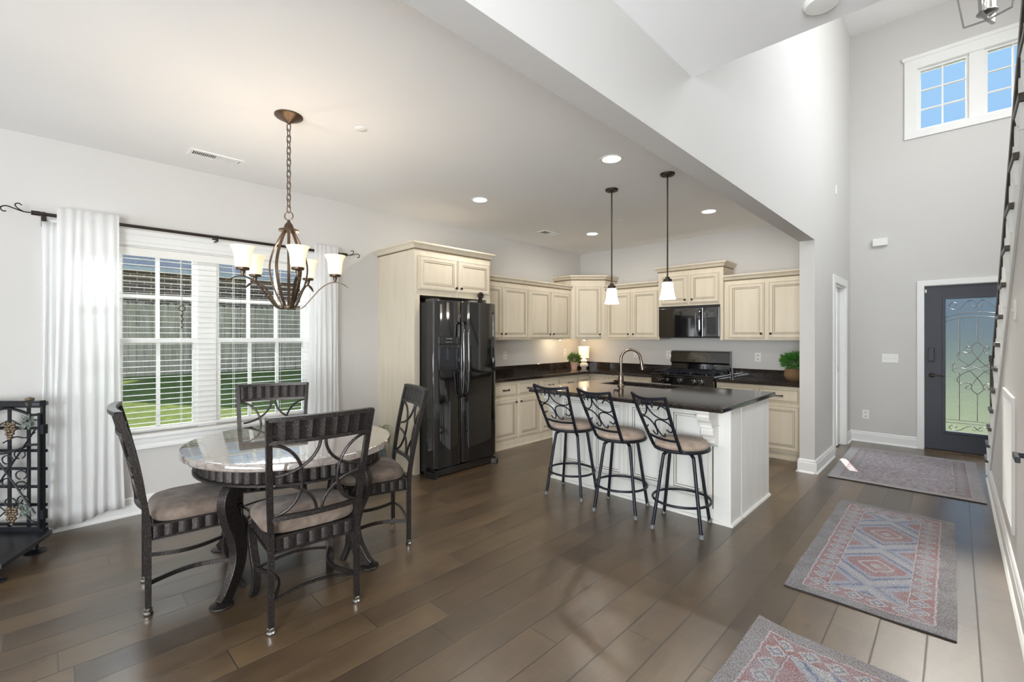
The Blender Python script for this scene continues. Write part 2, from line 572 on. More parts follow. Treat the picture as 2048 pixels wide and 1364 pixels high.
ORG = {}
def finish(name, mb, mats, parent=None, loc=(0, 0, 0), bevel=0.0, subsurf=0):
    """mesh data stored relative to loc; parent offsets handled by the caller through loc"""
    me = bpy.data.meshes.new(name)
    me.from_pydata([(v[0] - loc[0], v[1] - loc[1], v[2] - loc[2]) for v in mb.v], [], mb.f)
    if not isinstance(mats, (list, tuple)):
        mats = [mats]
    for m in mats:
        me.materials.append(M[m])
    me.polygons.foreach_set('material_index', mb.mi)
    me.polygons.foreach_set('use_smooth', mb.sm)
    bm = bmesh.new()
    bm.from_mesh(me)
    if mb.weld:
        bmesh.ops.remove_doubles(bm, verts=bm.verts, dist=1e-5)
    bmesh.ops.recalc_face_normals(bm, faces=bm.faces)
    for e in bm.edges:
        if len(e.link_faces) == 2 and e.calc_face_angle(0) > R(38):
            e.smooth = False
    bm.to_mesh(me)
    bm.free()
    o = bpy.data.objects.new(name, me)
    COL.objects.link(o)
    if bevel:
        b = o.modifiers.new('bevel', 'BEVEL')
        b.width = bevel
        b.segments = 2
        b.limit_method = 'ANGLE'
        b.angle_limit = R(40)
    if subsurf:
        b = o.modifiers.new('sub', 'SUBSURF')
        b.levels = b.render_levels = subsurf
    if parent is None:
        o.location = loc
    else:
        o.parent = parent
    return o

def tag(o, label=None, cat=None, group=None, kind=None):
    if label:
        o['label'] = label
    if cat:
        o['category'] = cat
    if group:
        o['group'] = group
    if kind:
        o['kind'] = kind
    return o

def thing(name, label, cat, loc=(0, 0, 0), rotz=0.0, group=None):
    o = bpy.data.objects.new(name, None)
    COL.objects.link(o)
    o.empty_display_size = 0.1
    o.location = loc
    o.rotation_euler = (0, 0, rotz)
    ORG[o.name] = tuple(loc)
    return tag(o, label, cat, group)

def part(name, mb, mats, parent, world=False, bevel=0.0, subsurf=0, label=None):
    """a child mesh; world=True when the mesh was built in world coordinates (unrotated root)"""
    r = parent
    while r.parent:
        r = r.parent
    o = finish(name, mb, mats, parent, ORG.get(r.name, tuple(r.location)) if world else (0, 0, 0), bevel, subsurf)
    return tag(o, label)

def single(name, mb, mats, label, cat, loc=(0, 0, 0), bevel=0.0, group=None, subsurf=0):
    o = finish(name, mb, mats, None, loc, bevel, subsurf)
    return tag(o, label, cat, group)

def struct(name, mb, mats, bevel=0.0, label=None, loc=(0, 0, 0)):
    o = finish(name, mb, mats, None, loc, bevel)
    ORG[o.name] = tuple(loc)
    return tag(o, label, kind='structure')

def dup(root, loc, rotz, label=None, group=None):
    r = root.copy()
    COL.objects.link(r)
    r.location = loc
    r.rotation_euler = (0, 0, rotz)
    if label:
        r['label'] = label
    if group:
        r['group'] = group
    for ch in list(root.children):
        c = ch.copy()
        COL.objects.link(c)
        c.parent = r
        for g in list(ch.children):
            d = g.copy()
            COL.objects.link(d)
            d.parent = c
    return r

def arc(c, r, a0, a1, n=12, plane='xz', y=0.0, rx=None):
    rx = rx or r
    out = []
    for i in range(n + 1):
        a = R(a0 + (a1 - a0) * i / n)
        p, q = c[0] + rx * math.cos(a), c[1] + r * math.sin(a)
        out.append((p, y, q) if plane == 'xz' else (p, q, y) if plane == 'xy' else (y, p, q))
    return out

def smooth_path(P, n=6, closed=False):
    """Catmull-Rom through points"""
    P = [Vector(p) for p in P]
    out = []
    N = len(P)
    rng = range(N) if closed else range(N - 1)
    for i in rng:
        if closed:
            p0, p1, p2, p3 = P[i - 1], P[i], P[(i + 1) % N], P[(i + 2) % N]
        else:
            p0, p1, p2, p3 = P[max(i - 1, 0)], P[i], P[i + 1], P[min(i + 2, N - 1)]
        for k in range(n):
            t = k / n
            out.append(tuple(0.5 * ((2 * p1) + (p2 - p0) * t + (2 * p0 - 5 * p1 + 4 * p2 - p3) * t * t + (3 * p1 - p0 - 3 * p2 + p3) * t ** 3)))
    if not closed:
        out.append(tuple(P[-1]))
    return out
# ================================================================= SETTING
WX, WY, HX, FY = -4.66, 6.476, -1.035, 7.67     # window wall, stove wall, hall wall face, front wall
CZ, BZ, TZ = 2.83, 2.40, 5.50                   # low ceiling, beam underside, foyer ceiling

struct('floor', MB().box(-4.9, 3.2, -5.7, 7.85, -0.12, 0.0), 'wood_floor')
# window wall with its opening
WO = dict(y0=0.13, y1=1.86, z0=0.63, z1=2.13)
b = MB()
b.box(WX - 0.16, WX, -5.7, WO['y0'], 0, TZ)
b.box(WX - 0.16, WX, WO['y1'], WY + 0.15, 0, TZ)
b.box(WX - 0.16, WX, WO['y0'], WO['y1'], 0, WO['z0'])
b.box(WX - 0.16, WX, WO['y0'], WO['y1'], WO['z1'], TZ)
struct('wall_left', b, 'wall_paint')
struct('wall_back', MB().box(WX, HX - 0.13, WY, WY + 0.12, 0, CZ), 'wall_paint')
# hall wall: column wing, pocket-door opening, upper storey wall, beam
b = MB()
b.box(HX - 0.135, HX, 5.5, 6.53, 0, BZ)
b.box(HX - 0.135, HX, 7.27, FY, 0, BZ)
b.box(HX - 0.135, HX, 6.53, 7.27, 2.05, BZ)
b.box(HX - 0.135, HX, -5.6, FY, BZ, CZ)
b.box(HX - 0.135, HX, 2.47, FY, CZ, TZ)
struct('wall_hall', b, 'wall_paint')
# front wall with door and transom openings and a study window
b = MB()
def front_wall(b):
    y0, y1 = FY, FY + 0.16
    b.box(-4.8, -1.75, y0, y1, 0, TZ)
    b.box(-1.75, -1.20, y0, y1, 0, 1.35)
    b.box(-1.75, -1.20, y0, y1, 2.07, TZ)
    b.box(-1.20, -0.352, y0, y1, 0, TZ)
    b.box(-0.352, -0.283, y0, y1, 0, 4.0)
    b.box(-0.283, 0.64, y0, y1, 2.04, 4.0)
    b.box(0.64, 3.2, y0, y1, 0, 4.0)
    b.box(-0.352, 1.45, y0, y1, 4.78, TZ)
    b.box(1.45, 3.2, y0, y1, 4.0, TZ)
front_wall(b)
struct('wall_front', b, 'wall_paint')
# study beyond the pocket door
b = MB()
b.box(-4.66, HX - 0.135, WY + 0.12, WY + 0.16, 0, 2.6)
b.box(-4.0, -3.9, WY + 0.16, FY, 0, 2.6)
b.box(-4.0, HX - 0.135, WY + 0.12, FY, 2.6, 2.7)
struct('wall_study', b, 'trim_white')
# right side: under-stair wall, far stair wall
b = MB()
prof = [(6.66, 0.0), (6.66, 0.10), (2.75, 2.83), (2.47, 2.83), (1.1, 2.83), (1.1, 0.0)]
b.prism(prof, 0, 0.24, 0.34)
struct('wall_right', b, 'wall_paint')
struct('wall_stair', MB().box(1.45, 1.6, -5.6, FY, 0, TZ), 'wall_paint')
struct('wall_rear', MB().box(-4.82, 1.6, -5.75, -5.6, 0, CZ), 'wall_paint')
struct('ceiling', MB().box(WX, HX - 0.135, -5.6, WY, CZ, CZ + 0.12), 'ceiling_paint')
struct('ceiling_hall', MB().box(HX, 1.45, -5.6, 2.47, CZ, CZ + 0.30), 'ceiling_paint')
struct('ceiling_foyer', MB().box(-1.3, 1.6, 2.3, FY + 0.1, TZ, TZ + 0.1), 'ceiling_paint')
b = MB()
b.box(HX, 1.45, 2.35, 2.47, CZ + 0.3, TZ)
struct('wall_loft', b, 'wall_paint')

def base_run(name, p0, p1, n, h=0.14, shoe=True):
    """baseboard with moulded cap and shoe along a wall from p0 to p1, outward normal n"""
    p0, p1, n = Vector((*p0, 0)), Vector((*p1, 0)), Vector((*n, 0))
    u = (p1 - p0).normalized()
    L = (p1 - p0).length
    b = MB()
    b.frame(p0, u, n)
    pr = [(0, 0), (0.030, 0), (0.030, 0.008), (0.022, 0.018), (0.016, 0.022), (0.016, h - 0.035), (0.012, h - 0.028), (0.012, h - 0.012), (0.006, h), (0, h)]
    b.prism(pr, 0, 0, L)
    struct(name, b, 'trim_white')
base_run('baseboard_left', (WX, -5.6), (WX, 2.60), (1, 0))
base_run('baseboard_hall', (HX, 5.5), (HX, 6.44), (1, 0))
base_run('baseboard_column', (HX - 0.135 - 0.0, 5.5), (HX, 5.5), (0, -1))
base_run('baseboard_jamb', (HX - 0.135, 5.76), (HX - 0.135, 5.48), (-1, 0))
base_run('baseboard_front', (HX, FY), (-0.352, FY), (0, -1))
base_run('baseboard_corner', (HX, 7.36), (HX, FY), (1, 0))
base_run('baseboard_right', (0.24, 6.5), (0.24, 1.1), (-1, 0))

# ---------------------------------------------------------------- pocket door opening
b = MB()
for y0, y1 in ((6.44, 6.53), (7.27, 7.36)):
    b.box(HX, HX + 0.018, y0, y1, 0, 2.14)
b.box(HX, HX + 0.018, 6.44, 7.36, 2.05, 2.14)
b.box(HX - 0.14, HX + 0.004, 6.52, 6.535, 0, 2.05)
b.box(HX - 0.14, HX + 0.004, 7.255, 7.27, 0, 2.05)
b.box(HX - 0.14, HX + 0.004, 6.53, 7.27, 2.035, 2.05)
struct('trim_1', b, 'trim_white', bevel=0.003)
dr = struct('door_2', MB().box(HX - 0.085, HX - 0.05, 7.06, 7.262, 0.012, 2.03), 'trim_white', bevel=0.002)
part('door_latch', MB().box(HX - 0.05, HX - 0.046, 7.09, 7.13, 0.95, 1.03), 'chrome', dr)
# ---------------------------------------------------------------- front door
b = MB()
b.box(-0.352, -0.283, FY - 0.02, FY, 0, 2.105)
b.box(0.64, 0.709, FY - 0.02, FY, 0, 2.105)
b.box(-0.352, 0.709, FY - 0.02, FY, 2.04, 2.105)
b.box(-0.30, -0.283, FY - 0.012, FY + 0.15, 0, 2.04)
b.box(0.64, 0.657, FY - 0.012, FY + 0.15, 0, 2.04)
b.box(-0.283, 0.64, FY + 0.005, FY + 0.15, 2.035, 2.052)
struct('trim_2', b, 'trim_white', bevel=0.004)
struct('trim_3', MB().box(-0.283, 0.64, FY - 0.06, FY + 0.14, 0, 0.02), 'bronze', bevel=0.003)
GX0, GX1, GZ0, GZ1 = -0.092, 0.452, 0.257, 1.868
b = MB()
y0, y1 = FY + 0.012, FY + 0.056
b.box(-0.28, GX0, y0, y1, 0.022, 2.036)
b.box(GX1, 0.637, y0, y1, 0.022, 2.036)
b.box(GX0, GX1, y0, y1, 0.022, GZ0)
b.box(GX0, GX1, y0, y1, GZ1, 2.036)
door = struct('door_1', b, 'door_navy')
b = MB()
for q, (e, t) in enumerate(((0.0, 0.012), (0.02, 0.006))):
    e0, e1 = 0.026 - e, 0.006 - e * 0.3
    b.box(GX0 - 0.03 + e, GX0 + 0.0, y0 - t, y0 + 0.002, GZ0 - 0.03 + e, GZ1 + 0.03 - e)
    b.box(GX1, GX1 + 0.03 - e, y0 - t, y0 + 0.002, GZ0 - 0.03 + e, GZ1 + 0.03 - e)
    b.box(GX0, GX1, y0 - t, y0 + 0.002, GZ0 - 0.03 + e, GZ0)
    b.box(GX0, GX1, y0 - t, y0 + 0.002, GZ1, GZ1 + 0.03 - e)
part('glass_stop', b, 'door_navy', door, bevel=0.003)
part('door_glass', MB().box(GX0, GX1, FY + 0.03, FY + 0.038, GZ0, GZ1), 'textured_glass', door)
gcx = (GX0 + GX1) / 2
gy = FY + 0.024
def P(pts):
    return [(gcx + x, gy, z) for x, z in pts]
b = MB()
r = 0.0045
hw = (GX1 - GX0) / 2
def arch(dz):
    return P([(hw * t, 1.70 + dz - 0.055 * t * t) for t in [i / 8 - 1 for i in range(17)]])
b.tube(arch(0.0), r, 6)
b.tube(arch(-0.05), r, 6)
for x in (-0.15, 0, 0.15):
    zt = 1.65 - 0.055 * (x / hw) ** 2
    if x == 0:
        b.tube(P([(0, zt), (0, 1.34)]), r, 6)
        b.tube(P([(0, 0.73), (0, 0.40)]), r, 6)
    else:
        b.tube(P([(x, zt), (x, 1.17)]), r, 6)
        b.tube(P([(x, 0.97), (x, 0.40)]), r, 6)
for z in (0.40, 0.365):
    b.tube(P([(-hw, z), (hw, z)]), r, 6)
def scroll(pts, sgn=1):
    return P([(sgn * x, z) for x, z in pts])
# central interlaced medallion
cz = 1.035
for sx in (-1, 1):
    for sz in (-1, 1):
        pts = [(0.0, 0.11), (-0.05, 0.17), (-0.055, 0.25), (0.0, 0.31)]
        b.tube(smooth_path([(gcx + sx * x, gy, cz + sz * z) for x, z in [(0.0, 0.31), (0.048, 0.25), (0.03, 0.17), (-0.05, 0.05), (-0.12, 0.005), (-0.19, 0.0), (-0.215, 0.03), (-0.185, 0.055)]]), r, 6)
        b.tube(smooth_path([(gcx + sx * x, gy, cz + sz * z) for x, z in [(0.07, 0.215), (0.10, 0.235), (0.075, 0.255), (0.045, 0.225), (0.07, 0.18), (0.13, 0.19), (0.17, 0.16), (0.15, 0.10), (0.06, 0.03), (0.0, 0.0)]]), r, 6)
for zc, k in ((1.80, 1), (0.315, 0.62)):
    for sx in (-1, 1):
        pts = [(0.02, 0.01), (0.05, -0.015), (0.075, 0.0), (0.06, 0.04), (0.02, 0.045), (0.0, 0.01)]
        b.tube(smooth_path([(gcx + sx * x, gy, zc + k * z) for x, z in [(0.045, -0.02), (0.02, -0.035), (0.005, -0.005), (0.04, 0.04), (0.09, 0.02), (0.15, -0.055), (0.205, -0.06), (0.24, -0.02), (0.215, 0.025), (0.175, 0.01), (0.185, -0.02)]]), r, 6)
part('glass_caming', b, 'chrome', door)
b = MB()
b.box(-0.25, -0.19, FY - 0.012, FY + 0.012, 1.10, 1.27)
part('door_deadbolt', b, 'door_navy', door, bevel=0.008)
b = MB()
b.frame((-0.215, FY + 0.012, 0.93), (1, 0, 0), (0, 0, 1), (0, -1, 0))
b.lathe([(0.03, 0), (0.03, 0.01), (0.012, 0.014), (0.012, 0.05)], (0, 0, 0), 16)
b.M = Matrix.Identity(4)
b.bar([(-0.215, FY - 0.04, 0.93), (-0.16, FY - 0.045, 0.93), (-0.105, FY - 0.038, 0.926)], 0.014, 0.02)
part('door_handle', b, 'dark_bronze', door, bevel=0.003)
part('door_sensor', MB().box(-0.277, -0.262, FY - 0.004, FY + 0.013, 1.955, 1.995), 'white_plastic', door)

# ---------------------------------------------------------------- transom window (window_2)
def window_unit(b, x0, x1, z0, z1, y, cols, rows, fw=0.035):
    b.box(x0, x0 + fw, y, y + 0.05, z0, z1)
    b.box(x1 - fw, x1, y, y + 0.05, z0, z1)
    b.box(x0, x1, y, y + 0.05, z0, z0 + fw)
    b.box(x0, x1, y, y + 0.05, z1 - fw, z1)
    for i in range(1, cols):
        x = x0 + fw + (x1 - x0 - 2 * fw) * i / cols
        b.box(x - 0.008, x + 0.008, y + 0.016, y + 0.036, z0 + fw, z1 - fw)
    for i in range(1, rows):
        z = z0 + fw + (z1 - z0 - 2 * fw) * i / rows
        b.box(x0 + fw, x1 - fw, y + 0.016, y + 0.036, z - 0.008, z + 0.008)
b = MB()
for x0 in (-0.45, ):
    b.box(-0.472, -0.352, FY - 0.022, FY, 3.91, 4.94)
b.box(-0.472, 1.45, FY - 0.022, FY, 4.78, 4.92)
b.box(-0.49, 1.45, FY - 0.035, FY, 4.90, 4.945)
b.box(-0.472, 1.45, FY - 0.022, FY, 3.91, 4.0)
b.box(-0.36, -0.348, FY - 0.01, FY + 0.16, 4.0, 4.78)
b.box(-0.352, 1.45, FY - 0.01, FY + 0.16, 4.775, 4.79)
b.box(-0.352, 1.45, FY - 0.01, FY + 0.16, 3.99, 4.003)
win2 = struct('window_2', b, 'trim_white', bevel=0.003)
b = MB()
for x0, x1 in ((-0.350, 0.112), (0.235, 0.70), (0.82, 1.285)):
    window_unit(b, x0, x1, 4.0, 4.78, FY + 0.03, 2, 3, 0.03)
for x in (0.112, 0.70, 1.285):
    b.box(x, x + 0.123 if x < 1 else 1.45, FY + 0.0, FY + 0.1, 4.0, 4.78)
part('window_sash', b, 'trim_white', win2)
for x0, x1 in ((-0.32, 0.082), (0.265, 0.67), (0.85, 1.255)):
    part('window_pane', MB().box(x0, x1, FY + 0.052, FY + 0.056, 4.03, 4.75), 'window_glass', win2)
# study window
b = MB()
b.box(-1.75, -1.742, FY - 0.005, FY + 0.16, 1.35, 2.07)
b.box(-1.208, -1.20, FY - 0.005, FY + 0.16, 1.35, 2.07)
win3 = struct('window_3', b, 'trim_white')

# ---------------------------------------------------------------- dining window (window_1)
X0 = WX - 0.10
b = MB()
y0, y1, z0, z1 = WO['y0'], WO['y1'], WO['z0'], WO['z1']
# casing
b.box(WX, WX + 0.02, y0 - 0.105, y0, z0 - 0.02, z1 + 0.105)
b.box(WX, WX + 0.02, y1, y1 + 0.105, z0 - 0.02, z1 + 0.105)
b.box(WX, WX + 0.02, y0 - 0.105, y1 + 0.105, z1, z1 + 0.105)
b.box(WX, WX + 0.032, y0 - 0.115, y1 + 0.115, z1 + 0.085, z1 + 0.12)
b.box(WX, WX + 0.026, y0 - 0.105, y1 + 0.105, z1 + 0.03, z1 + 0.042)
b.box(WX, WX + 0.018, y0 - 0.105, y1 + 0.105, z0 - 0.115, z0 - 0.03)
b.box(WX, WX + 0.028, y0 - 0.105, y1 + 0.105, z0 - 0.07, z0 - 0.055)
b.box(WX, WX + 0.030, y0 - 0.11, y1 + 0.11, z0 - 0.118, z0 - 0.098)
# jamb liners
b.box(WX - 0.16, WX, y0, y0 + 0.012, z0, z1)
b.box(WX - 0.16, WX, y1 - 0.012, y1, z0, z1)
b.box(WX - 0.16, WX, y0, y1, z1 - 0.012, z1)
win1 = struct('window_1', b, 'trim_white', bevel=0.003)
part('window_sill', MB().box(WX - 0.16, WX + 0.055, y0 - 0.13, y1 + 0.13, z0 - 0.03, z0), 'trim_white', win1, bevel=0.006)
b = MB()
ymid0, ymid1 = 0.925, 1.06
b.box(X0 - 0.04, X0 + 0.05, ymid0, ymid1, z0, z1)
def sash(b, a0, a1, c0, c1, x, cols, rows, fw):
    b.box(x, x + 0.035, a0, a0 + fw, c0, c1)
    b.box(x, x + 0.035, a1 - fw, a1, c0, c1)
    b.box(x, x + 0.035, a0, a1, c0, c0 + fw)
    b.box(x, x + 0.035, a0, a1, c1 - fw, c1)
    for i in range(1, cols):
        y = a0 + fw + (a1 - a0 - 2 * fw) * i / cols
        b.box(x + 0.008, x + 0.028, y - 0.013, y + 0.013, c0, c1)
    for i in range(1, rows):
        z = c0 + fw + (c1 - c0 - 2 * fw) * i / rows
        b.box(x + 0.008, x + 0.028, a0, a1, z - 0.013, z + 0.013)
for a0, a1 in ((y0 + 0.01, ymid0), (ymid1, y1 - 0.01)):
    sash(b, a0, a1, 1.355, z1 - 0.01, X0 - 0.035, 3, 2, 0.032)
    sash(b, a0, a1, z0 + 0.005, 1.395, X0, 3, 1, 0.036)
part('window_sash', b, 'trim_white', win1)
for a0, a1 in ((y0 + 0.03, ymid0 - 0.02), (ymid1 + 0.02, y1 - 0.03)):
    part('window_pane', MB().box(X0 - 0.019, X0 - 0.016, a0, a1, 1.38, z1 - 0.03), 'window_glass', win1)
    part('window_pane', MB().box(X0 + 0.016, X0 + 0.019, a0, a1, z0 + 0.03, 1.37), 'window_glass', win1)

# ---------------------------------------------------------------- blind
bl = thing('window_blind', 'white horizontal slat blind, lowered and open across the dining window', 'blind', (WX - 0.028, 1.0, 2.11))
part('headrail', MB().box(WX - 0.055, WX - 0.004, y0 + 0.016, y1 - 0.016, 2.062, 2.112), 'white_plastic', bl, world=True, bevel=0.003)
part('valance', MB().box(WX - 0.004, WX + 0.006, y0 + 0.016, y1 - 0.016, 2.05, 2.115), 'white_plastic', bl, world=True, bevel=0.002)
zs = []
z = 2.03
while z > 0.70:
    zs.append(z)
    z -= 0.0455
for z in zs:
    b = MB()
    b.prism([(WX - 0.050, z - 0.0004), (WX - 0.028, z + 0.0006), (WX - 0.006, z - 0.0004), (WX - 0.006, z + 0.0014), (WX - 0.028, z + 0.0024), (WX - 0.050, z + 0.0014)], 1, y0 + 0.018, y1 - 0.018)
    part('slat', b, 'white_plastic', bl, world=True)
part('bottom_rail', MB().box(WX - 0.052, WX - 0.004, y0 + 0.018, y1 - 0.018, 0.655, 0.675), 'white_plastic', bl, world=True, bevel=0.003)
for y in (0.42, 0.80, 1.19, 1.58):
    b = MB()
    for x in (WX - 0.053, WX - 0.003):
        b.box(x - 0.0006, x + 0.0006, y - 0.0012, y + 0.0012, 0.66, 2.07)
    part('ladder_cord', b, 'white_plastic', bl, world=True)
# suncatcher hung in the left sash
b = MB()
sy = 0.80
b.tube([(WX + 0.01, sy, 2.05), (WX + 0.01, sy, 1.665)], 0.0012, 5)
b.tube(arc((sy, 1.645), 0.022, 0, 360, 16, 'yz', WX + 0.01)[:-1], 0.004, 6, closed=True)
z = 1.62
for i in range(9):
    b.sphere((WX + 0.01, sy + 0.005 * math.sin(i * 2), z), 0.0065 + 0.003 * (i % 3 == 2), 8, 6)
    z -= 0.0165
b.tube([(WX + 0.01, sy, 1.625), (WX + 0.01, sy, 1.47)], 0.0012, 5)
single('beaded_hanging_ornament', b, 'bronze', 'small ring and bead string hanging in the left half of the dining window', 'ornament', (WX + 0.01, sy, 1.47))
b = MB()
sy = 1.235
b.tube([(WX + 0.01, sy, 2.05), (WX + 0.01, sy, 1.40)], 0.001, 5)
for i, z in enumerate((1.66, 1.60, 1.52, 1.47, 1.43, 1.41)):
    b.sphere((WX + 0.01, sy, z), 0.007, 8, 6)
single('beaded_hanging_ornament', b, 'bronze', 'thin thread with a few dark beads hanging in the right half of the dining window', 'ornament', (WX + 0.01, sy, 1.40))

# ---------------------------------------------------------------- curtain rod and curtains
RX, RZ = WX + 0.11, 2.262
rod = thing('curtain_rod', 'long dark bronze curtain rod with scroll ends above the dining window', 'curtain rod', (RX, 1.06, RZ))
part('rod_tube', MB().tube([(RX, -0.045, RZ), (RX, 2.17, RZ)], 0.0125, 12), 'dark_bronze', rod, world=True)
for s, y in ((-1, -0.045), (1, 2.17)):
    b = MB()
    b.tube([(RX, y - 0.02 * s, RZ), (RX, y + 0.025 * s, RZ)], 0.016, 12)
    b.tube(smooth_path([(RX, y + s * a, RZ + c) for a, c in [(0.02, 0), (0.06, 0.0), (0.10, 0.012), (0.14, 0.024), (0.165, 0.01), (0.158, -0.012), (0.14, -0.012)]]), 0.0042, 6)
    b.tube(smooth_path([(RX, y + s * a, RZ + c) for a, c in [(0.06, 0), (0.088, 0.018), (0.10, 0.04), (0.085, 0.052), (0.068, 0.042)]]), 0.004, 6)
    part('finial', b, 'dark_bronze', rod, world=True)
for y in (-0.01, 1.03, 2.10):
    b = MB()
    b.box(RX - 0.007, RX + 0.007, y - 0.008, y + 0.008, RZ - 0.035, RZ - 0.008)
    b.bar([(WX, y, RZ - 0.03), (RX, y, RZ - 0.03)], 0.016, 0.010)
    b.box(WX, WX + 0.005, y - 0.013, y + 0.013, RZ - 0.07, RZ + 0.005)
    b.tube([(RX, y - 0.01, RZ), (RX, y + 0.01, RZ)], 0.0155, 12)
    part('bracket', b, 'dark_bronze', rod, world=True)

def curtain(name, y0, y1, ztop, zbot, folds, amp, x, label, spread=0.0, seed=1):
    rnd = random.Random(seed)
    b = MB()
    nu, nv = folds * 10, 26
    ph = [rnd.uniform(-0.5, 0.5) for _ in range(folds + 2)]
    am = [rnd.uniform(0.6, 1.2) for _ in range(folds + 2)]
    vs, fs = [], []
    for j in range(nv + 1):
        t = j / nv
        z = ztop + (zbot - ztop) * t
        for i in range(nu + 1):
            u = i / nu
            k = min(int(u * folds), folds - 1)
            fr = u * folds - k
            a = am[k] * (1 - fr) + am[k + 1] * fr
            w_ = math.sin(2 * PI * (u * folds) + ph[k] * 0.8 * t) * amp * a * (0.25 + 0.95 * min(1, t * 2.2)) * (1 + 0.35 * math.sin(3.1 * u + seed))
            w_ += 0.010 * math.sin(5 * u + 3 * t + seed) * t + 0.022
            yy = y0 + (y1 - y0) * u + (u - 0.5) * spread * t + 0.008 * math.sin(9 * u + 4 * t)
            zz = z + (0.02 * math.sin(6 * u + seed) if j == nv else 0)
            vs.append((x + w_, yy, zz))
    for j in range(nv):
        for i in range(nu):
            p = j * (nu + 1) + i
            fs.append((p, p + 1, p + nu + 2, p + nu + 1))
    b.add(vs, fs, 0, True)
    o = single(name, b, 'sheer_fabric', label, 'curtain', (x, (y0 + y1) / 2, zbot))
    s = o.modifiers.new('t', 'SOLIDIFY')
    s.thickness = 0.0012
    return o
curtain('sheer_curtain', 0.055, 0.385, 2.325, 0.085, 6, 0.017, RX, 'sheer white curtain bunched at the left of the dining window beside the wine rack', 0.07, 3)
curtain('sheer_curtain', 1.85, 2.09, 2.325, 0.085, 5, 0.015, RX, 'sheer white curtain bunched at the right of the dining window, behind the chandelier', 0.03, 5)
curtain('sheer_curtain', -0.02, 0.12, 2.22, 0.06, 3, 0.016, WX + 0.045, 'narrow inner white curtain strip close to the wall, behind the left sheer curtain', 0.02, 8)
# ================================================================= CABINETRY
CR, GZ = 'cabinet_cream', 'glaze'
def rings(mb, a0, a1, c0, c1, prof):
    """concentric rectangular rings; prof = [(inset, depth, mat_of_next_band)]"""
    mb.weld = True
    n = len(prof)
    for i in range(n):
        e, d, m = prof[i]
        vs0 = [(a0 + e, d, c0 + e), (a1 - e, d, c0 + e), (a1 - e, d, c1 - e), (a0 + e, d, c1 - e)]
        if i < n - 1:
            e2, d2, _ = prof[i + 1]
            vs1 = [(a0 + e2, d2, c0 + e2), (a1 - e2, d2, c0 + e2), (a1 - e2, d2, c1 - e2), (a0 + e2, d2, c1 - e2)]
            mb.add(vs0 + vs1, [(k, (k + 1) % 4, 4 + (k + 1) % 4, 4 + k) for k in range(4)], m)
        else:
            mb.add(vs0, [(0, 1, 2, 3)], m)
    return mb

def panel_door(mb, a0, a1, c0, c1, t=0.02, fr=0.052, rope=True):
    pr = [(0, 0, 0), (0, t - 0.004, 0), (0.004, t, 0), (0.011, t, 1), (0.0135, t - 0.0015, 0), (0.0145, t, 0),
          (fr - 0.004, t, 1), (fr, t - 0.003, 0), (fr + 0.003, t - 0.0005, 0), (fr + 0.014, t - 0.001, 1), (fr + 0.0175, t - 0.006, 0),
          (fr + 0.03, t - 0.004, 0)]
    rings(mb, a0, a1, c0, c1, pr)
    mb.add([(a0, 0, c0), (a1, 0, c0), (a1, 0, c1), (a0, 0, c1)], [(0, 1, 2, 3)], 0)
    if rope:
        L = (a1 - a0) - 2 * (fr + 0.006)
        n = max(4, int(L / 0.017))
        for c in (c1 - fr - 0.0085, c0 + fr + 0.0085):
            for i in range(n):
                a = a0 + fr + 0.006 + L * (i + 0.5) / n
                mb.add([(a - 0.0065, t + 0.0004, c - 0.0045), (a - 0.0035, t + 0.0004, c - 0.0045), (a + 0.0065, t + 0.0004, c + 0.0045), (a + 0.0035, t + 0.0004, c + 0.0045),
                        (a - 0.0065, t - 0.002, c - 0.0045), (a - 0.0035, t - 0.002, c - 0.0045), (a + 0.0065, t - 0.002, c + 0.0045), (a + 0.0035, t - 0.002, c + 0.0045)],
                       [(0, 1, 2, 3), (4, 5, 6, 7), (0, 1, 5, 4), (1, 2, 6, 5), (2, 3, 7, 6), (3, 0, 4, 7)], 1)

def drawer_front(mb, a0, a1, c0, c1, t=0.02):
    pr = [(0, 0, 0), (0, t - 0.003, 0), (0.003, t, 0), (0.012, t, 1), (0.0155, t - 0.003, 0), (0.017, t - 0.0005, 0), (0.03, t - 0.0005, 0)]
    rings(mb, a0, a1, c0, c1, pr)
    mb.add([(a0, 0, c0), (a1, 0, c0), (a1, 0, c1), (a0, 0, c1)], [(0, 1, 2, 3)], 0)

def knob(mb, a, c, t=0.02):
    F = mb.M
    mb.M = F @ Matrix.Translation((a, t, c)) @ Matrix.Rotation(-PI / 2, 4, 'X')
    mb.lathe([(0.006, 0), (0.005, 0.010), (0.009, 0.014), (0.0145, 0.018), (0.0145, 0.022), (0.009, 0.027), (0.002, 0.028)], (0, 0, 0), 14)
    mb.M = F

def pull(mb, a, c, t=0.02):
    pts = [(a + x, t + y, c + z) for x, y, z in ((-0.052, 0.022, 0.0), (-0.03, 0.026, -0.002), (0, 0.027, -0.003), (0.03, 0.026, -0.002), (0.052, 0.022, 0.0))]
    mb.bar(pts, 0.008, 0.017, up=(0, 0, 1), scales=[1.25, 0.85, 0.65, 0.85, 1.25])
    for x in (-0.045, 0.045):
        mb.box(a + x - 0.004, a + x + 0.004, t, t + 0.022, c - 0.005, c + 0.005)

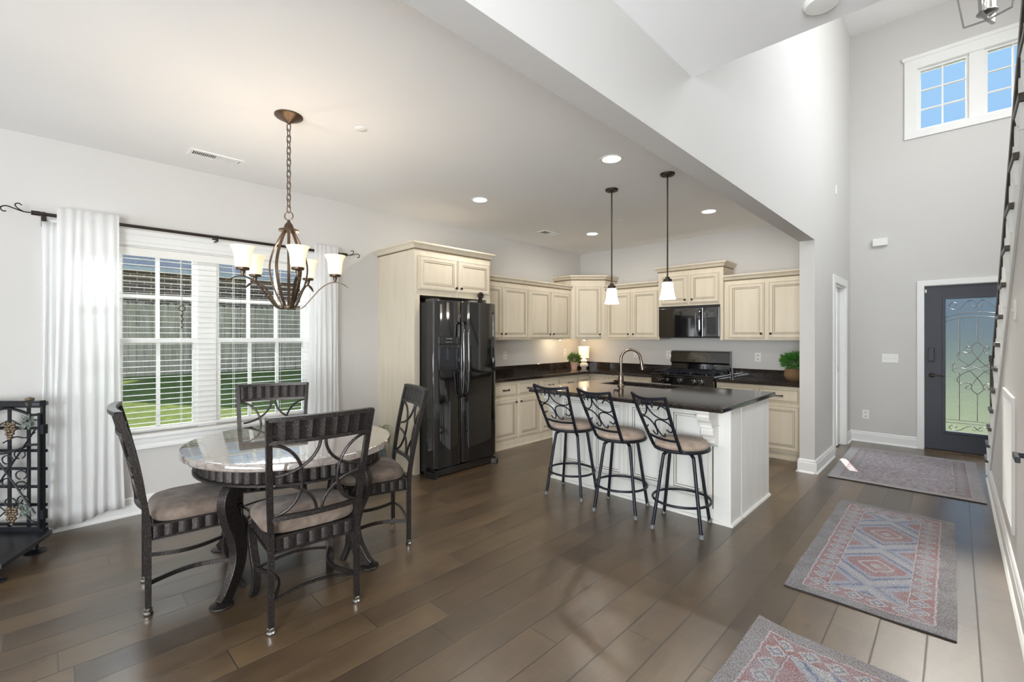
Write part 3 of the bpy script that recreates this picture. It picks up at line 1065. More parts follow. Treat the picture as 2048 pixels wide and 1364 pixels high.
def add_fronts(root, F, doors=(), drawers=(), mats=(CR, GZ)):
    """doors: (a0,a1,c0,c1,knobpos or None); drawers: (a0,a1,c0,c1,bool pull)"""
    for a0, a1, c0, c1, k in doors:
        b = MB()
        b.M = F
        panel_door(b, a0, a1, c0, c1)
        d = part('door', b, mats, root, world=True)
        if k:
            b = MB()
            b.M = F
            knob(b, *k)
            part('knob', b, 'dark_bronze', d, world=True)
    for a0, a1, c0, c1, k in drawers:
        b = MB()
        b.M = F
        drawer_front(b, a0, a1, c0, c1)
        d = part('drawer', b, mats, root, world=True)
        if k:
            b = MB()
            b.M = F
            pull(b, (a0 + a1) / 2, (c0 + c1) / 2)
            part('handle', b, 'dark_bronze', d, world=True)

def frame_m(o, u, n):
    return MB().frame(o, u, n).M

CROWN = [(0, 0), (0.006, 0.0), (0.006, 0.012), (0.016, 0.020), (0.022, 0.034), (0.040, 0.054), (0.048, 0.058), (0.048, 0.075), (0, 0.075)]
def crown_path(mb, path, z, h=1.0, out=1.0):
    """crown moulding with mitred corners; path = list of (x,y), outward = right-hand side of travel"""
    mb.weld = True
    P = [Vector(p) for p in path]
    n = len(P)
    cols = []
    for i in range(n):
        d0 = (P[i] - P[i - 1]).normalized() if i else None
        d1 = (P[i + 1] - P[i]).normalized() if i < n - 1 else None
        n0 = Vector((d0.y, -d0.x)) if d0 else None
        n1 = Vector((d1.y, -d1.x)) if d1 else None
        if n0 is None:
            m = n1
        elif n1 is None:
            m = n0
        else:
            m = (n0 + n1)
            m = m / (1 + n0.dot(n1))
        cols.append(m)
    vs = []
    for i in range(n):
        for a, c in CROWN:
            q = P[i] + cols[i] * a * out
            vs.append((q.x, q.y, z + c * h))
    k = len(CROWN)
    for j in range(k):
        j2 = (j + 1) % k
        fs = [(i * k + j, i * k + j2, (i + 1) * k + j2, (i + 1) * k + j) for i in range(n - 1)]
        mb.add(vs, fs, 1 if j == 1 else 0)
    mb.add(vs[:k], [tuple(range(k))])
    mb.add(vs[-k:], [tuple(range(k))])

LW_F = lambda x: frame_m((x, 0, 0), (0, 1, 0), (1, 0, 0))       # a = world y, faces +x
BW_F = lambda y: frame_m((0, y, 0), (1, 0, 0), (0, -1, 0))      # a = world x, faces -y

# --- tall cabinet around the refrigerator
FX = -3.93
t = thing('refrigerator_cabinet', 'tall cream glazed cabinet surrounding the black refrigerator, two short doors above it', 'cabinet', (-4.30, 3.13, 0))
b = MB()
b.box(WX, FX, 2.615, 2.635, 0, 2.31)
b.box(FX - 0.02, FX, 2.61, 2.675, 0, 2.31)
b.box(FX - 0.02, FX, 3.60, 3.655, 0, 2.31)
b.box(WX, FX, 3.635, 3.655, 0, 2.31)
b.box(WX, FX, 2.62, 3.65, 1.84, 1.86)
b.box(WX, FX, 2.62, 3.65, 2.29, 2.31)
b.box(FX - 0.02, FX, 2.61, 3.655, 1.835, 1.90)
b.box(FX - 0.02, FX, 2.61, 3.655, 2.235, 2.31)
b.box(FX - 0.02, FX, 3.135, 3.19, 1.84, 2.31)
b.box(WX, WX + 0.012, 2.62, 3.65, 1.84, 2.31)
part('body', b, (CR, GZ), t, world=True, bevel=0.002)
b = MB()
crown_path(b, [(WX, 2.613), (FX, 2.613), (FX, 3.657), (WX, 3.657)], 2.30, 1.0, 1.0)
part('crown_moulding', b, (CR, GZ), t, world=True)
add_fronts(t, LW_F(FX), [(2.655, 3.155, 1.895, 2.245, (3.128, 1.935)), (3.17, 3.635, 1.895, 2.245, (3.197, 1.935))])

# --- upper cabinets on the window wall
def upper_box(b, F, a0, a1, z0, z1, depth, stiles):
    b.M = F
    b.box(a0, a1, -depth, 0, z0, z1)
    b.M = Matrix.Identity(4)
UF = -4.32
FL = LW_F(UF)
t = thing('wall_cabinet', 'cream two-door wall cabinet over the counter, next to the refrigerator', 'cabinet', (UF, 4.21, 1.365), group='kitchen wall cabinets')
b = MB()
upper_box(b, FL, 3.66, 4.745, 1.365, 2.135, 0.34, 0)
part('body', b, (CR, GZ), t, world=True, bevel=0.002)
b = MB()
crown_path(b, [(UF, 3.66), (UF, 4.745)], 2.13, 1.0, 0.9)
part('crown_moulding', b, (CR, GZ), t, world=True)
add_fronts(t, FL, [(3.70, 4.225, 1.39, 2.075, (4.197, 1.445)), (4.245, 4.725, 1.39, 2.075, (4.275, 1.445))])
t = thing('wall_cabinet', 'cream two-door wall cabinet on the window wall, beside the diagonal corner cabinet', 'cabinet', (UF, 5.24, 1.365), group='kitchen wall cabinets')
b = MB()
upper_box(b, FL, 4.747, 5.752, 1.365, 2.135, 0.34, 0)
part('body', b, (CR, GZ), t, world=True, bevel=0.002)
b = MB()
crown_path(b, [(UF, 4.747), (UF, 5.752)], 2.13, 1.0, 0.9)
part('crown_moulding', b, (CR, GZ), t, world=True)
add_fronts(t, FL, [(4.765, 5.225, 1.39, 2.075, (5.197, 1.445)), (5.25, 5.70, 1.39, 2.075, (5.28, 1.445))])
# --- diagonal corner cabinet
A, B = Vector((UF, 5.757)), Vector((-3.945, 6.136))
t = thing('corner_cabinet', 'cream diagonal corner wall cabinet with a single tall door above the table lamp', 'cabinet', (-4.3, 6.1, 1.365))
b = MB()
b.prism([(WX, WY), (WX, 5.757), tuple(A), tuple(B), (-3.945, WY)], 2, 1.365, 2.30)
part('body', b, (CR, GZ), t, world=True, bevel=0.002)
b = MB()
crown_path(b, [(WX, 5.757), tuple(A), tuple(B), (-3.945, WY)], 2.29, 1.0, 1.1)
part('crown_moulding', b, (CR, GZ), t, world=True)
u = (B - A).normalized()
FD = frame_m((A.x, A.y, 0), (u.x, u.y, 0), (u.y, -u.x, 0))
dl = (B - A).length
add_fronts(t, FD, [(0.062, dl - 0.062, 1.39, 2.20, (dl - 0.09, 1.445))])
# --- back wall uppers
UY = 6.136
FB = BW_F(UY)
def back_upper(name, label, x0, x1, z0, z1, doors, kz, crownends, group='kitchen wall cabinets', f=None, y=UY):
    t = thing(name, label, 'cabinet', ((x0 + x1) / 2, y, z0), group=group)
    b = MB()
    b.box(x0, x1, y, WY, z0, z1)
    part('body', b, (CR, GZ), t, world=True, bevel=0.002)
    b = MB()
    crown_path(b, crownends, z1 - 0.005, 1.0, 1.0)
    part('crown_moulding', b, (CR, GZ), t, world=True)
    add_fronts(t, BW_F(y), doors)
back_upper('wall_cabinet', 'cream two-door wall cabinet on the stove wall, left of the microwave', -3.943, -3.045, 1.365, 2.135,
           [(-3.90, -3.495, 1.39, 2.075, (-3.522, 1.445)), (-3.465, -3.06, 1.39, 2.075, (-3.437, 1.445))], 0, [(-3.943, UY), (-3.045, UY)])
back_upper('microwave_cabinet', 'short cream two-door cabinet with raised crown above the microwave', -3.042, -2.150, 1.83, 2.315,
           [(-2.985, -2.61, 1.862, 2.25, (-2.64, 1.91)), (-2.575, -2.20, 1.862, 2.25, (-2.545, 1.91))], 0,
           [(-3.042, WY), (-3.042, UY - 0.03), (-2.150, UY - 0.03), (-2.150, WY)], y=UY - 0.03)
b = MB()
b.box(-2.188, -2.150, UY - 0.03, WY, 1.365, 1.83)
b.box(-3.042, -3.026, UY - 0.03, WY, 1.365, 1.83)
part('side_panel', b, (CR, GZ), [o for o in bpy.data.objects if o.name == 'microwave_cabinet'][0], world=True)
back_upper('wall_cabinet', 'cream two-door wall cabinet at the right end of the stove wall, above the basket plant', -2.147, HX - 0.137, 1.365, 2.125,
           [(-2.09, -1.675, 1.39, 2.075, (-1.705, 1.445)), (-1.63, -1.215, 1.39, 2.075, (-1.60, 1.445))], 0, [(-2.147, UY), (HX - 0.137, UY)])

# --- base cabinets
BX, BY, BT = -4.05, 5.865, 0.842
def base_left(label, a0, a1, doors, drawers):
    t = thing('base_cabinet', label, 'cabinet', (BX, (a0 + a1) / 2, 0), group='kitchen base cabinets')
    b = MB()
    b.box(WX, BX, a0, a1, 0.09, BT)
    b.box(WX, BX + 0.018, a0, a1, 0.0, 0.10)
    b.box(BX + 0.018, BX + 0.03, a0, a1, 0.0, 0.018)
    part('body', b, (CR, GZ), t, world=True, bevel=0.002)
    add_fronts(t, LW_F(BX), doors, drawers)
base_left('cream base cabinet right beside the refrigerator, with two drawers over two doors', 3.66, 4.675,
          [(3.80, 4.225, 0.115, 0.625, (4.197, 0.575)), (4.258, 4.66, 0.115, 0.625, (4.288, 0.575))],
          [(3.80, 4.225, 0.665, 0.812, True), (4.258, 4.66, 0.665, 0.812, True)])
base_left('cream base cabinet midway along the window wall, partly behind the first bar stool', 4.678, 5.56,
          [(4.695, 5.10, 0.115, 0.625, (5.072, 0.575)), (5.13, 5.545, 0.115, 0.625, (5.16, 0.575))],
          [(4.695, 5.10, 0.665, 0.812, True), (5.13, 5.545, 0.665, 0.812, True)])
t = thing('corner_base_cabinet', 'cream L-shaped corner base cabinet below the table lamp', 'cabinet', (-4.2, 6.0, 0))
b = MB()
b.prism([(WX, 5.563), (BX, 5.563), (BX, BY), (-3.745, BY), (-3.745, WY), (WX, WY)], 2, 0.0, BT)
part('body', b, (CR, GZ), t, world=True, bevel=0.002)
add_fronts(t, LW_F(BX), [(5.585, 5.845, 0.115, BT - 0.03, None)])
add_fronts(t, BW_F(BY), [(-4.03, -3.77, 0.115, BT - 0.03, None)])
def base_back(label, a0, a1, doors, drawers):
    t = thing('base_cabinet', label, 'cabinet', ((a0 + a1) / 2, BY, 0), group='kitchen base cabinets')
    b = MB()
    b.box(a0, a1, BY, WY, 0.09, BT)
    b.box(a0, a1, BY + 0.05, WY, 0.0, 0.10)
    b.box(a0, a1, BY + 0.035, BY + 0.05, 0.0, 0.018)
    part('body', b, (CR, GZ), t, world=True, bevel=0.002)
    add_fronts(t, BW_F(BY), doors, drawers)
base_back('cream base cabinet on the stove wall between the corner and the range', -3.742, -3.0,
          [(-3.71, -3.39, 0.115, 0.625, (-3.42, 0.575)), (-3.36, -3.04, 0.115, 0.625, (-3.33, 0.575))], [(-3.71, -3.04, 0.665, 0.812, False)])
base_back('cream base cabinet right of the range, its drawer pull showing past the island', -2.145, HX - 0.137,
          [(-2.11, -1.70, 0.115, 0.625, (-1.73, 0.575)), (-1.665, -1.245, 0.115, 0.625, None)],
          [(-2.11, -1.70, 0.665, 0.812, False), (-1.665, -1.245, 0.665, 0.812, True)])

# --- worktops
t = thing('kitchen_worktop', 'dark brown granite L-shaped worktop with backsplash running from the refrigerator to the range', 'worktop', (-4.3, 6.0, BT))
b = MB()
c0, c1 = BT + 0.002, 0.885
b.prism([(WX, 3.66), (BX + 0.045, 3.66), (BX + 0.045, 5.70), (-3.90, BY - 0.04), (-2.998, BY - 0.04), (-2.998, WY), (WX, WY)], 2, c0, c1)
part('slab', b, 'granite', t, world=True, bevel=0.006)
b = MB()
b.box(WX, WX + 0.02, 3.66, WY - 0.02, c1, c1 + 0.10)
b.box(WX, -2.998, WY - 0.02, WY, c1, c1 + 0.10)
part('backsplash', b, 'granite', t, world=True, bevel=0.002)
t = thing('kitchen_worktop', 'short dark granite worktop with backsplash right of the range, basket plant on it', 'worktop', (-1.66, 6.1, BT))
part('slab', MB().box(-2.150, HX - 0.137, BY - 0.04, WY, c0, c1), 'granite', t, world=True, bevel=0.006)
part('backsplash', MB().box(-2.150, HX - 0.137, WY - 0.02, WY, c1, c1 + 0.10), 'granite', t, world=True, bevel=0.002)

# --- refrigerator
t = thing('refrigerator', 'black side-by-side refrigerator with ice dispenser and two curved handles', 'refrigerator', (-4.1, 3.12, 0))
b = MB()
b.box(-4.55, -3.835, 2.685, 3.545, 0.03, 1.755)
part('body', b, 'black_textured', t, world=True, bevel=0.006)
def fridge_door(a0, a1, z0, z1):
    b = MB()
    n = 10
    prof = []
    for i in range(n + 1):
        u = i / n
        a = a0 + (a1 - a0) * u
        bulge = 0.012 * (1 - (2 * u - 1) ** 2)
        prof.append((a, bulge))
    poly = [(-3.828, a0)] + [(-3.700 - (0.02 if i in (0, n) else 0.0) + q[1], q[0]) for i, q in enumerate(prof)] + [(-3.828, a1)]
    # (x,y) polygon extruded in z
    b.prism(poly, 2, z0, z1, 0, False)
    for k in range(len(b.sm)):
        b.sm[k] = True
    return b
SPL = 3.043
dl_ = part('freezer_door', fridge_door(2.685, SPL - 0.003, 0.085, 1.775), 'black_gloss', t, world=True, bevel=0.005)
dr_ = part('fresh_food_door', fridge_door(SPL + 0.003, 3.545, 0.085, 1.775), 'black_gloss', t, world=True, bevel=0.005)
for a, dd in ((SPL - 0.032, dl_), (SPL + 0.034, dr_)):
    b = MB()
    pts = smooth_path([(-3.695, a, 1.555), (-3.655, a, 1.545), (-3.640, a, 1.48), (-3.628, a, 1.28), (-3.628, a, 1.05), (-3.645, a, 0.86), (-3.665, a, 0.795), (-3.70, a, 0.79)])
    b.tube(pts, 0.0155, 10)
    part('handle', b, 'black_gloss', dd, world=True)
# dispenser
b = MB()
d0, d1 = 2.735, 2.985
xf = -3.682
b.box(xf - 0.012, xf + 0.004, d0, d1, 1.33, 1.41)
b.box(xf - 0.012, xf + 0.004, d0, d0 + 0.018, 1.07, 1.33)
b.box(xf - 0.012, xf + 0.004, d1 - 0.018, d1, 1.07, 1.33)
b.box(xf - 0.012, xf + 0.020, d0, d1, 1.045, 1.075)
b.box(xf - 0.012, xf + 0.012, d0 + 0.01, d1 - 0.01, 1.285, 1.33)
dp = part('dispenser', b, 'black_gloss', dl_, world=True, bevel=0.006)
b = MB()
b.box(xf + 0.002, xf + 0.0032, d0 + 0.018, d1 - 0.018, 1.075, 1.285)
b.box(xf, xf + 0.018, d0 + 0.10, d0 + 0.135, 1.18, 1.285)
part('dispenser_recess', b, 'dark_chrome', dl_, world=True, bevel=0.002)
b = MB()
for i in range(7):
    b.box(xf + 0.004, xf + 0.0052, d0 + 0.085 + i * 0.011, d0 + 0.092 + i * 0.011, 1.385, 1.389)
for i in range(4):
    b.box(xf + 0.004, xf + 0.0052, d0 + 0.08 + i * 0.022, d0 + 0.092 + i * 0.022, 1.352, 1.355)
part('dispenser_marks', b, 'silver_label', dl_, world=True)
b = MB()
b.box(-3.80, -3.70, 2.70, 3.53, 0.012, 0.075)
part('kick_grille', b, 'black_gloss', t, world=True, bevel=0.006)
b = MB()
b.prism([(-3.83, 2.655), (-3.655, 2.665), (-3.66, 2.70), (-3.70, 2.72), (-3.83, 2.72)], 2, 0.0, 0.055)
part('foot_cover', b, 'black_textured', t, world=True, bevel=0.004)
b = MB()
b.prism([(-3.83, 3.53), (-3.83, 3.46), (-3.70, 3.46), (-3.655, 3.50), (-3.66, 3.53)], 2, 0.0, 0.055)
part('foot_cover', b, 'black_textured', t, world=True, bevel=0.004)
b = MB()
b.prism([(-3.87, 2.70), (-3.70, 2.70), (-3.70, 2.76), (-3.87, 2.80)], 2, 1.757, 1.79)
part('hinge_cover', b, 'black_gloss', t, world=True, bevel=0.006)
# ornament and white bowl on top of the fridge
b = MB()
c = (-3.87, 3.45)
b.box(c[0] - 0.03, c[0] + 0.03, c[1] - 0.035, c[1] + 0.035, 1.776, 1.80)
b.box(c[0] - 0.012, c[0] + 0.012, c[1] - 0.02, c[1] + 0.02, 1.80, 1.845)
b.M = Matrix.Translation((c[0], c[1] + 0.004, 1.875)) @ Matrix.Rotation(R(90), 4, 'Y')
b.lathe([(0.036, -0.014), (0.040, 0), (0.036, 0.014), (0.016, 0.016), (0.014, 0.006)], (0, 0, 0), 20)
b.M = Matrix.Identity(4)
single('figurine', b, 'dark_bronze', 'small dark round-eyed ornament standing on top of the refrigerator', 'ornament', (c[0], c[1], 1.776), bevel=0.003)
b = MB()
b.lathe([(0.02, 0), (0.03, 0.004), (0.055, 0.022), (0.062, 0.03), (0.058, 0.03), (0.03, 0.008), (0.001, 0.006)], (-3.86, 3.33, 1.776), 20)
single('small_bowl', b, 'ceramic_white', 'small white bowl on top of the refrigerator beside the dark ornament', 'bowl', (-3.86, 3.33, 1.776))

# --- microwave
t = thing('microwave', 'black over-the-range microwave mounted under the short cabinet', 'microwave', (-2.608, 6.25, 1.39))
MX0, MX1, MY = -3.024, -2.192, 6.085
b = MB()
b.box(MX0, MX1, MY + 0.03, WY, 1.39, 1.828)
part('body', b, 'black_textured', t, world=True, bevel=0.003)
b = MB()
b.box(MX0, -2.405, MY, MY + 0.032, 1.405, 1.80)
dm = part('door', b, 'black_gloss', t, world=True, bevel=0.006)
part('door_window', MB().box(MX0 + 0.07, -2.50, MY - 0.002, MY, 1.45, 1.73), 'black_gloss', dm, world=True, bevel=0.001)
b = MB()
b.tube(smooth_path([(-2.432, MY, 1.76), (-2.432, MY - 0.035, 1.73), (-2.432, MY - 0.045, 1.60), (-2.432, MY - 0.035, 1.46), (-2.432, MY, 1.43)]), 0.014, 8)
part('handle', b, 'black_gloss', dm, world=True)
b = MB()
b.box(-2.400, MX1, MY, MY + 0.032, 1.405, 1.80)
cp = part('control_panel', b, 'black_gloss', t, world=True, bevel=0.006)
b = MB()
b.box(-2.352, -2.228, MY - 0.0008, MY + 0.001, 1.44, 1.665)
for i in range(6):
    for j in range(3):
        b.box(-2.345 + j * 0.042, -2.319 + j * 0.042, MY - 0.0016, MY + 0.001, 1.45 + i * 0.036, 1.462 + i * 0.036)
part('keypad', b, 'keypad_dark', cp, world=True)
part('display', MB().box(-2.33, -2.262, MY - 0.0014, MY, 1.70, 1.725), 'display_dim', cp, world=True)
b = MB()
b.box(MX0, MX1, MY + 0.004, MY + 0.03, 1.802, 1.828)
for i in range(30):
    x = MX0 + 0.03 + i * 0.026
    b.box(x, x + 0.016, MY + 0.0, MY + 0.005, 1.808, 1.822)
part('top_vent', b, 'black_textured', t, world=True)

# --- gas range
t = thing('gas_range', 'black freestanding gas range with cast-iron grates and upright control panel', 'range', (-2.575, 6.15, 0))
SX0, SX1, SY = -2.99, -2.158, 5.815
b = MB()
b.box(SX0, SX1, SY + 0.02, WY - 0.01, 0.05, 0.885)
b.box(SX0 + 0.03, SX1 - 0.03, SY + 0.05, WY - 0.03, 0.0, 0.05)
part('body', b, 'black_textured', t, world=True, bevel=0.003)
b = MB()
b.box(SX0 - 0.004, SX1 + 0.004, SY - 0.02, WY - 0.07, 0.887, 0.912)
part('cooktop', b, 'black_gloss', t, world=True, bevel=0.006)
b = MB()
b.prism([(SY + 0.02, 0.885), (SY - 0.025, 0.885), (SY - 0.012, 0.765), (SY + 0.02, 0.765)], 0, SX0, SX1)
kp = part('knob_panel', b, 'black_gloss', t, world=True, bevel=0.004)
for x in (-2.855, -2.76, -2.575, -2.39, -2.295):
    b = MB()
    b.M = Matrix.Translation((x, SY - 0.019, 0.825)) @ Matrix.Rotation(R(84), 4, 'X')
    b.lathe([(0.031, 0), (0.029, 0.008), (0.023, 0.012), (0.021, 0.028), (0.017, 0.031), (0.001, 0.031)], (0, 0, 0), 18)
    b.box(-0.005, 0.005, -0.022, 0.022, 0.028, 0.037)
    k = part('knob', b, 'black_gloss', kp, world=True)
    b = MB()
b = MB()
for x in (-2.905, -2.815, -2.62, -2.435, -2.34):
    b.box(x, x + 0.014, SY - 0.0235, SY - 0.0185, 0.845, 0.848)
part('panel_marks', b, 'silver_label', kp, world=True)
b = MB()
b.box(SX0 + 0.01, SX1 - 0.01, SY - 0.012, SY + 0.02, 0.26, 0.75)
od = part('oven_door', b, 'black_gloss', t, world=True, bevel=0.006)
part('handle', MB().tube([(SX0 + 0.06, SY - 0.05, 0.70), (SX1 - 0.06, SY - 0.05, 0.70)], 0.012, 10).box(SX0 + 0.07, SX0 + 0.09, SY - 0.05, SY - 0.01, 0.692, 0.708).box(SX1 - 0.09, SX1 - 0.07, SY - 0.05, SY - 0.01, 0.692, 0.708), 'black_gloss', od, world=True)
part('storage_drawer', MB().box(SX0 + 0.01, SX1 - 0.01, SY - 0.01, SY + 0.02, 0.06, 0.245), 'black_gloss', t, world=True, bevel=0.006)
# back guard
b = MB()
b.prism([(WY - 0.005, 0.885), (WY - 0.09, 0.885), (WY - 0.085, 1.03), (WY - 0.125, 1.045), (WY - 0.10, 1.195), (WY - 0.06, 1.21), (WY - 0.005, 1.21)], 0, SX0 + 0.01, SX1 - 0.005)
bgd = part('back_panel', b, 'black_gloss', t, world=True, bevel=0.006)
Fg = frame_m((0, WY - 0.125, 1.045), (1, 0, 0), Vector((0, -1, 0.165)).normalized())
b = MB()
b.frame((0, WY - 0.125, 1.045), (1, 0, 0), Vector((0, -0.986, 0.164)), Vector((0, 0.164, 0.986)))
for i in range(3):
    for j in range(2):
        b.box(-2.72 + i * 0.03, -2.706 + i * 0.03, 0, 0.0016, 0.05 + j * 0.035, 0.058 + j * 0.035)
        b.box(-2.50 + i * 0.03, -2.486 + i * 0.03, 0, 0.0016, 0.05 + j * 0.035, 0.058 + j * 0.035)
b.box(-2.63, -2.55, 0, 0.0016, 0.08, 0.10)
b.box(-2.63, -2.57, 0, 0.0016, 0.014, 0.019)
part('clock_display', b, 'display_dim', bgd, world=True)
# grates and burners
for gx0, gx1 in ((SX0 + 0.03, -2.71), (-2.70, -2.45), (-2.44, SX1 - 0.03)):
    b = MB()
    gy0, gy1, gz = SY + 0.02, WY - 0.14, 0.945
    for x in (gx0, gx1):
        b.bar([(x, gy0, gz), (x, gy1, gz)], 0.012, 0.014)
    for y in (gy0, (gy0 + gy1) / 2, gy1):
        b.bar([(gx0, y, gz), (gx1, y, gz)], 0.012, 0.014)
    xm = (gx0 + gx1) / 2
    for y in ((gy0 * 3 + gy1) / 4, (gy0 + gy1 * 3) / 4):
        b.bar([(gx0, y, gz), (xm - 0.03, y, gz + 0.006)], 0.010, 0.012)
        b.bar([(gx1, y, gz), (xm + 0.03, y, gz + 0.006)], 0.010, 0.012)
        b.bar([(xm, y - 0.11, gz), (xm, y - 0.03, gz + 0.006)], 0.010, 0.012)
        b.bar([(xm, y + 0.11, gz), (xm, y + 0.03, gz + 0.006)], 0.010, 0.012)
    for x in (gx0, gx1):
        for y in (gy0, gy1, (gy0 + gy1) / 2):
            b.box(x - 0.008, x + 0.008, y - 0.008, y + 0.008, 0.912, gz)
    part('grate', b, 'black_iron', t, world=True)
for x, y in ((-2.835, 5.98), (-2.835, 6.22), (-2.575, 6.10), (-2.315, 5.98), (-2.315, 6.22)):
    b = MB()
    b.lathe([(0.05, 0.0), (0.05, 0.008), (0.036, 0.010), (0.036, 0.020), (0.001, 0.022)], (x, y, 0.912), 18)
    part('burner', b, 'black_iron', t, world=True)

# ================================================================= ISLAND
IC, IG = 'island_cream', 'island_glaze'
t = thing('kitchen_island', 'cream glazed kitchen island with panelled front and dark granite counter', 'kitchen island', (-2.05, 4.0, 0))
IX0, IX1, IY0, IY1 = -2.885, -1.205, 3.555, 4.50
b = MB()
wth = 0.03
b.box(IX0, IX1, IY0, IY0 + wth, 0, 0.874)
b.box(IX0, IX0 + wth, IY0, IY1, 0, 0.874)
b.box(IX1 - wth, IX1, IY0, IY1, 0, 0.874)
b.box(IX0, IX1, IY1 - wth, IY1, 0, 0.874)
b.box(IX0, IX1, IY0, IY1, 0.02, 0.05)
part('body', b, (IC, IG), t, world=True, bevel=0.003)
F = BW_F(IY0)
b = MB()
b.M = F
# post on the right and stile on the left, groove lines
b.box(-1.318, IX1 + 0.003, 0, 0.012, 0.0, 0.874)
b.box(-1.327, -1.320, 0, 0.0125, 0.10, 0.86, 1)
b.box(-1.335, -1.329, 0, 0.014, 0.10, 0.86)
part('corner_post', b, (IC, IG), t, world=True)
b = MB()
b.M = F
b.box(IX0 - 0.003, -2.80, 0, 0.012, 0.0, 0.874)
part('corner_post', b, (IC, IG), t, world=True)
for a0, a1 in ((-2.79, -2.445), (-2.425, -2.07), (-2.055, -1.70), (-1.685, -1.345)):
    b = MB()
    b.M = F
    panel_door(b, a0, a1, 0.155, 0.855, t=0.018, fr=0.058, rope=False)
    part('front_panel', b, (IC, IG), t, world=True)
# end panels on the right side
b = MB()
b.box(IX1, IX1 + 0.012, IY0 - 0.012, 3.760, 0.0, 0.874)
b.box(IX1, IX1 + 0.012, 3.785, IY1, 0.0, 0.874)
b.box(IX1, IX1 + 0.002, 3.76, 3.785, 0.0, 0.874, 1)
part('end_panel', b, (IC, IG), t, world=True, bevel=0.002)
b = MB()
sh = [(0, 0), (0.018, 0), (0.016, 0.012), (0.006, 0.02), (0, 0.02)]
F2 = frame_m((IX1 + 0.012, 0, 0), (0, 1, 0), (1, 0, 0))
for a0, a1 in ((IY0 - 0.03, 3.758), (3.787, IY1)):
    b.M = F2
    b.prism(sh, 0, a0, a1)
b.M = frame_m((0, IY0 - 0.012, 0), (1, 0, 0), (0, -1, 0))
b.prism(sh, 0, IX0 - 0.02, IX1 + 0.03)
b.M = Matrix.Identity(4)
part('shoe_moulding', b, (IC, IG), t, world=True)
# corbels
for x in (-1.325, -2.80):
    b = MB()
    y = IY0 - 0.012
    S_ = [(y, 0.87), (y - 0.205, 0.87), (y - 0.205, 0.848), (y - 0.19, 0.838), (y - 0.195, 0.82), (y - 0.175, 0.79), (y - 0.15, 0.775), (y - 0.135, 0.752),
          (y - 0.135, 0.735), (y - 0.115, 0.728), (y - 0.118, 0.712), (y - 0.11, 0.68), (y - 0.085, 0.655), (y - 0.072, 0.63), (y - 0.072, 0.617), (y - 0.05, 0.612), (y - 0.045, 0.598), (y - 0.012, 0.588), (y, 0.575)]
    b.prism(S_, 0, x - 0.045, x + 0.045)
    b.box(x - 0.055, x + 0.055, y - 0.215, y, 0.852, 0.872)
    b.box(x - 0.052, x + 0.052, y - 0.14, y, 0.733, 0.742)
    b.box(x - 0.05, x + 0.05, y - 0.076, y, 0.615, 0.622)
    part('corbel', b, (IC, IG), t, world=True, bevel=0.003)
# counter with sink cut-out
CX0, CX1, CY0, CY1 = -2.955, -1.150, 3.255, 4.55
KX0, KX1, KY0, KY1 = -2.70, -1.95, 4.10, 4.47
b = MB()
zc0, zc1 = 0.876, 0.914
def slab_hole(b, z0, z1):
    o = [(CX0, CY0), (CX1, CY0), (CX1, CY1), (CX0, CY1)]
    i = [(KX0, KY0), (KX1, KY0), (KX1, KY1), (KX0, KY1)]
    vs = [(x, y, z) for z in (z0, z1) for x, y in o + i]
    fs = []
    for k in range(4):
        j = (k + 1) % 4
        fs += [(k, j, 4 + j, 4 + k), (8 + k, 8 + j, 12 + j, 12 + k), (k, j, 8 + j, 8 + k), (4 + k, 4 + j, 12 + j, 12 + k)]
    b.add(vs, fs)
slab_hole(b, zc0, zc1)
part('countertop', b, 'granite', t, world=True, bevel=0.010)
b = MB()
k0, k1, l0, l1 = KX0 + 0.005, KX1 - 0.005, KY0 + 0.005, KY1 - 0.005
b.box(k0 - 0.01, k0, l0, l1, 0.70, 0.875)
b.box(k1, k1 + 0.01, l0, l1, 0.70, 0.875)
b.box(k0 - 0.01, k1 + 0.01, l0 - 0.01, l0, 0.70, 0.875)
b.box(k0 - 0.01, k1 + 0.01, l1, l1 + 0.01, 0.70, 0.875)
b.box(k0 - 0.01, k1 + 0.01, l0 - 0.01, l1 + 0.01, 0.69, 0.70)
part('sink_basin', b, 'brushed_steel', t, world=True)
# faucet
t = thing('kitchen_faucet', 'tall gooseneck brushed bronze faucet with side lever on the island', 'faucet', (-2.405, 4.03, 0.914))
b = MB()
b.lathe([(0.036, 0), (0.036, 0.008), (0.028, 0.014), (0.026, 0.02), (0.028, 0.05), (0.026, 0.11), (0.020, 0.13)], (0, 0, 0), 20)
part('faucet_base', b, 'faucet_metal', t)
b = MB()
pts = [(0, 0, 0.10), (0, 0, 0.24)] + [(0.0 + 0.095 - 0.095 * math.cos(R(a)), 0.10 * 0 + 0.0, 0.27 + 0.095 * math.sin(R(a))) for a in range(0, 170, 12)] + [(0.197, 0, 0.24)]
ang = R(35)
pts = [(x * math.cos(ang), x * math.sin(ang), z) for x, y, z in pts]
b.tube(pts, 0.0135, 12)
part('spout', b, 'faucet_metal', t)
e = Vector(pts[-1])
b = MB()
dd = Vector((math.cos(ang) * 0.012, math.sin(ang) * 0.012, -0.075))
b.tube([tuple(e + Vector((0, 0, 0.01))), tuple(e + dd * 0.3), tuple(e + dd)], 0.018, 12, scales=[0.85, 1.0, 1.15])
part('spray_head', b, 'faucet_metal', t)
b = MB()
b.tube([(-0.02, 0, 0.055), (-0.075, 0, 0.055)], 0.017, 12)
b.tube(smooth_path([(-0.075, 0, 0.055), (-0.085, 0, 0.09), (-0.075, 0, 0.13), (-0.06, 0, 0.15)]), 0.0055, 8)
part('lever', b, 'faucet_metal', t)
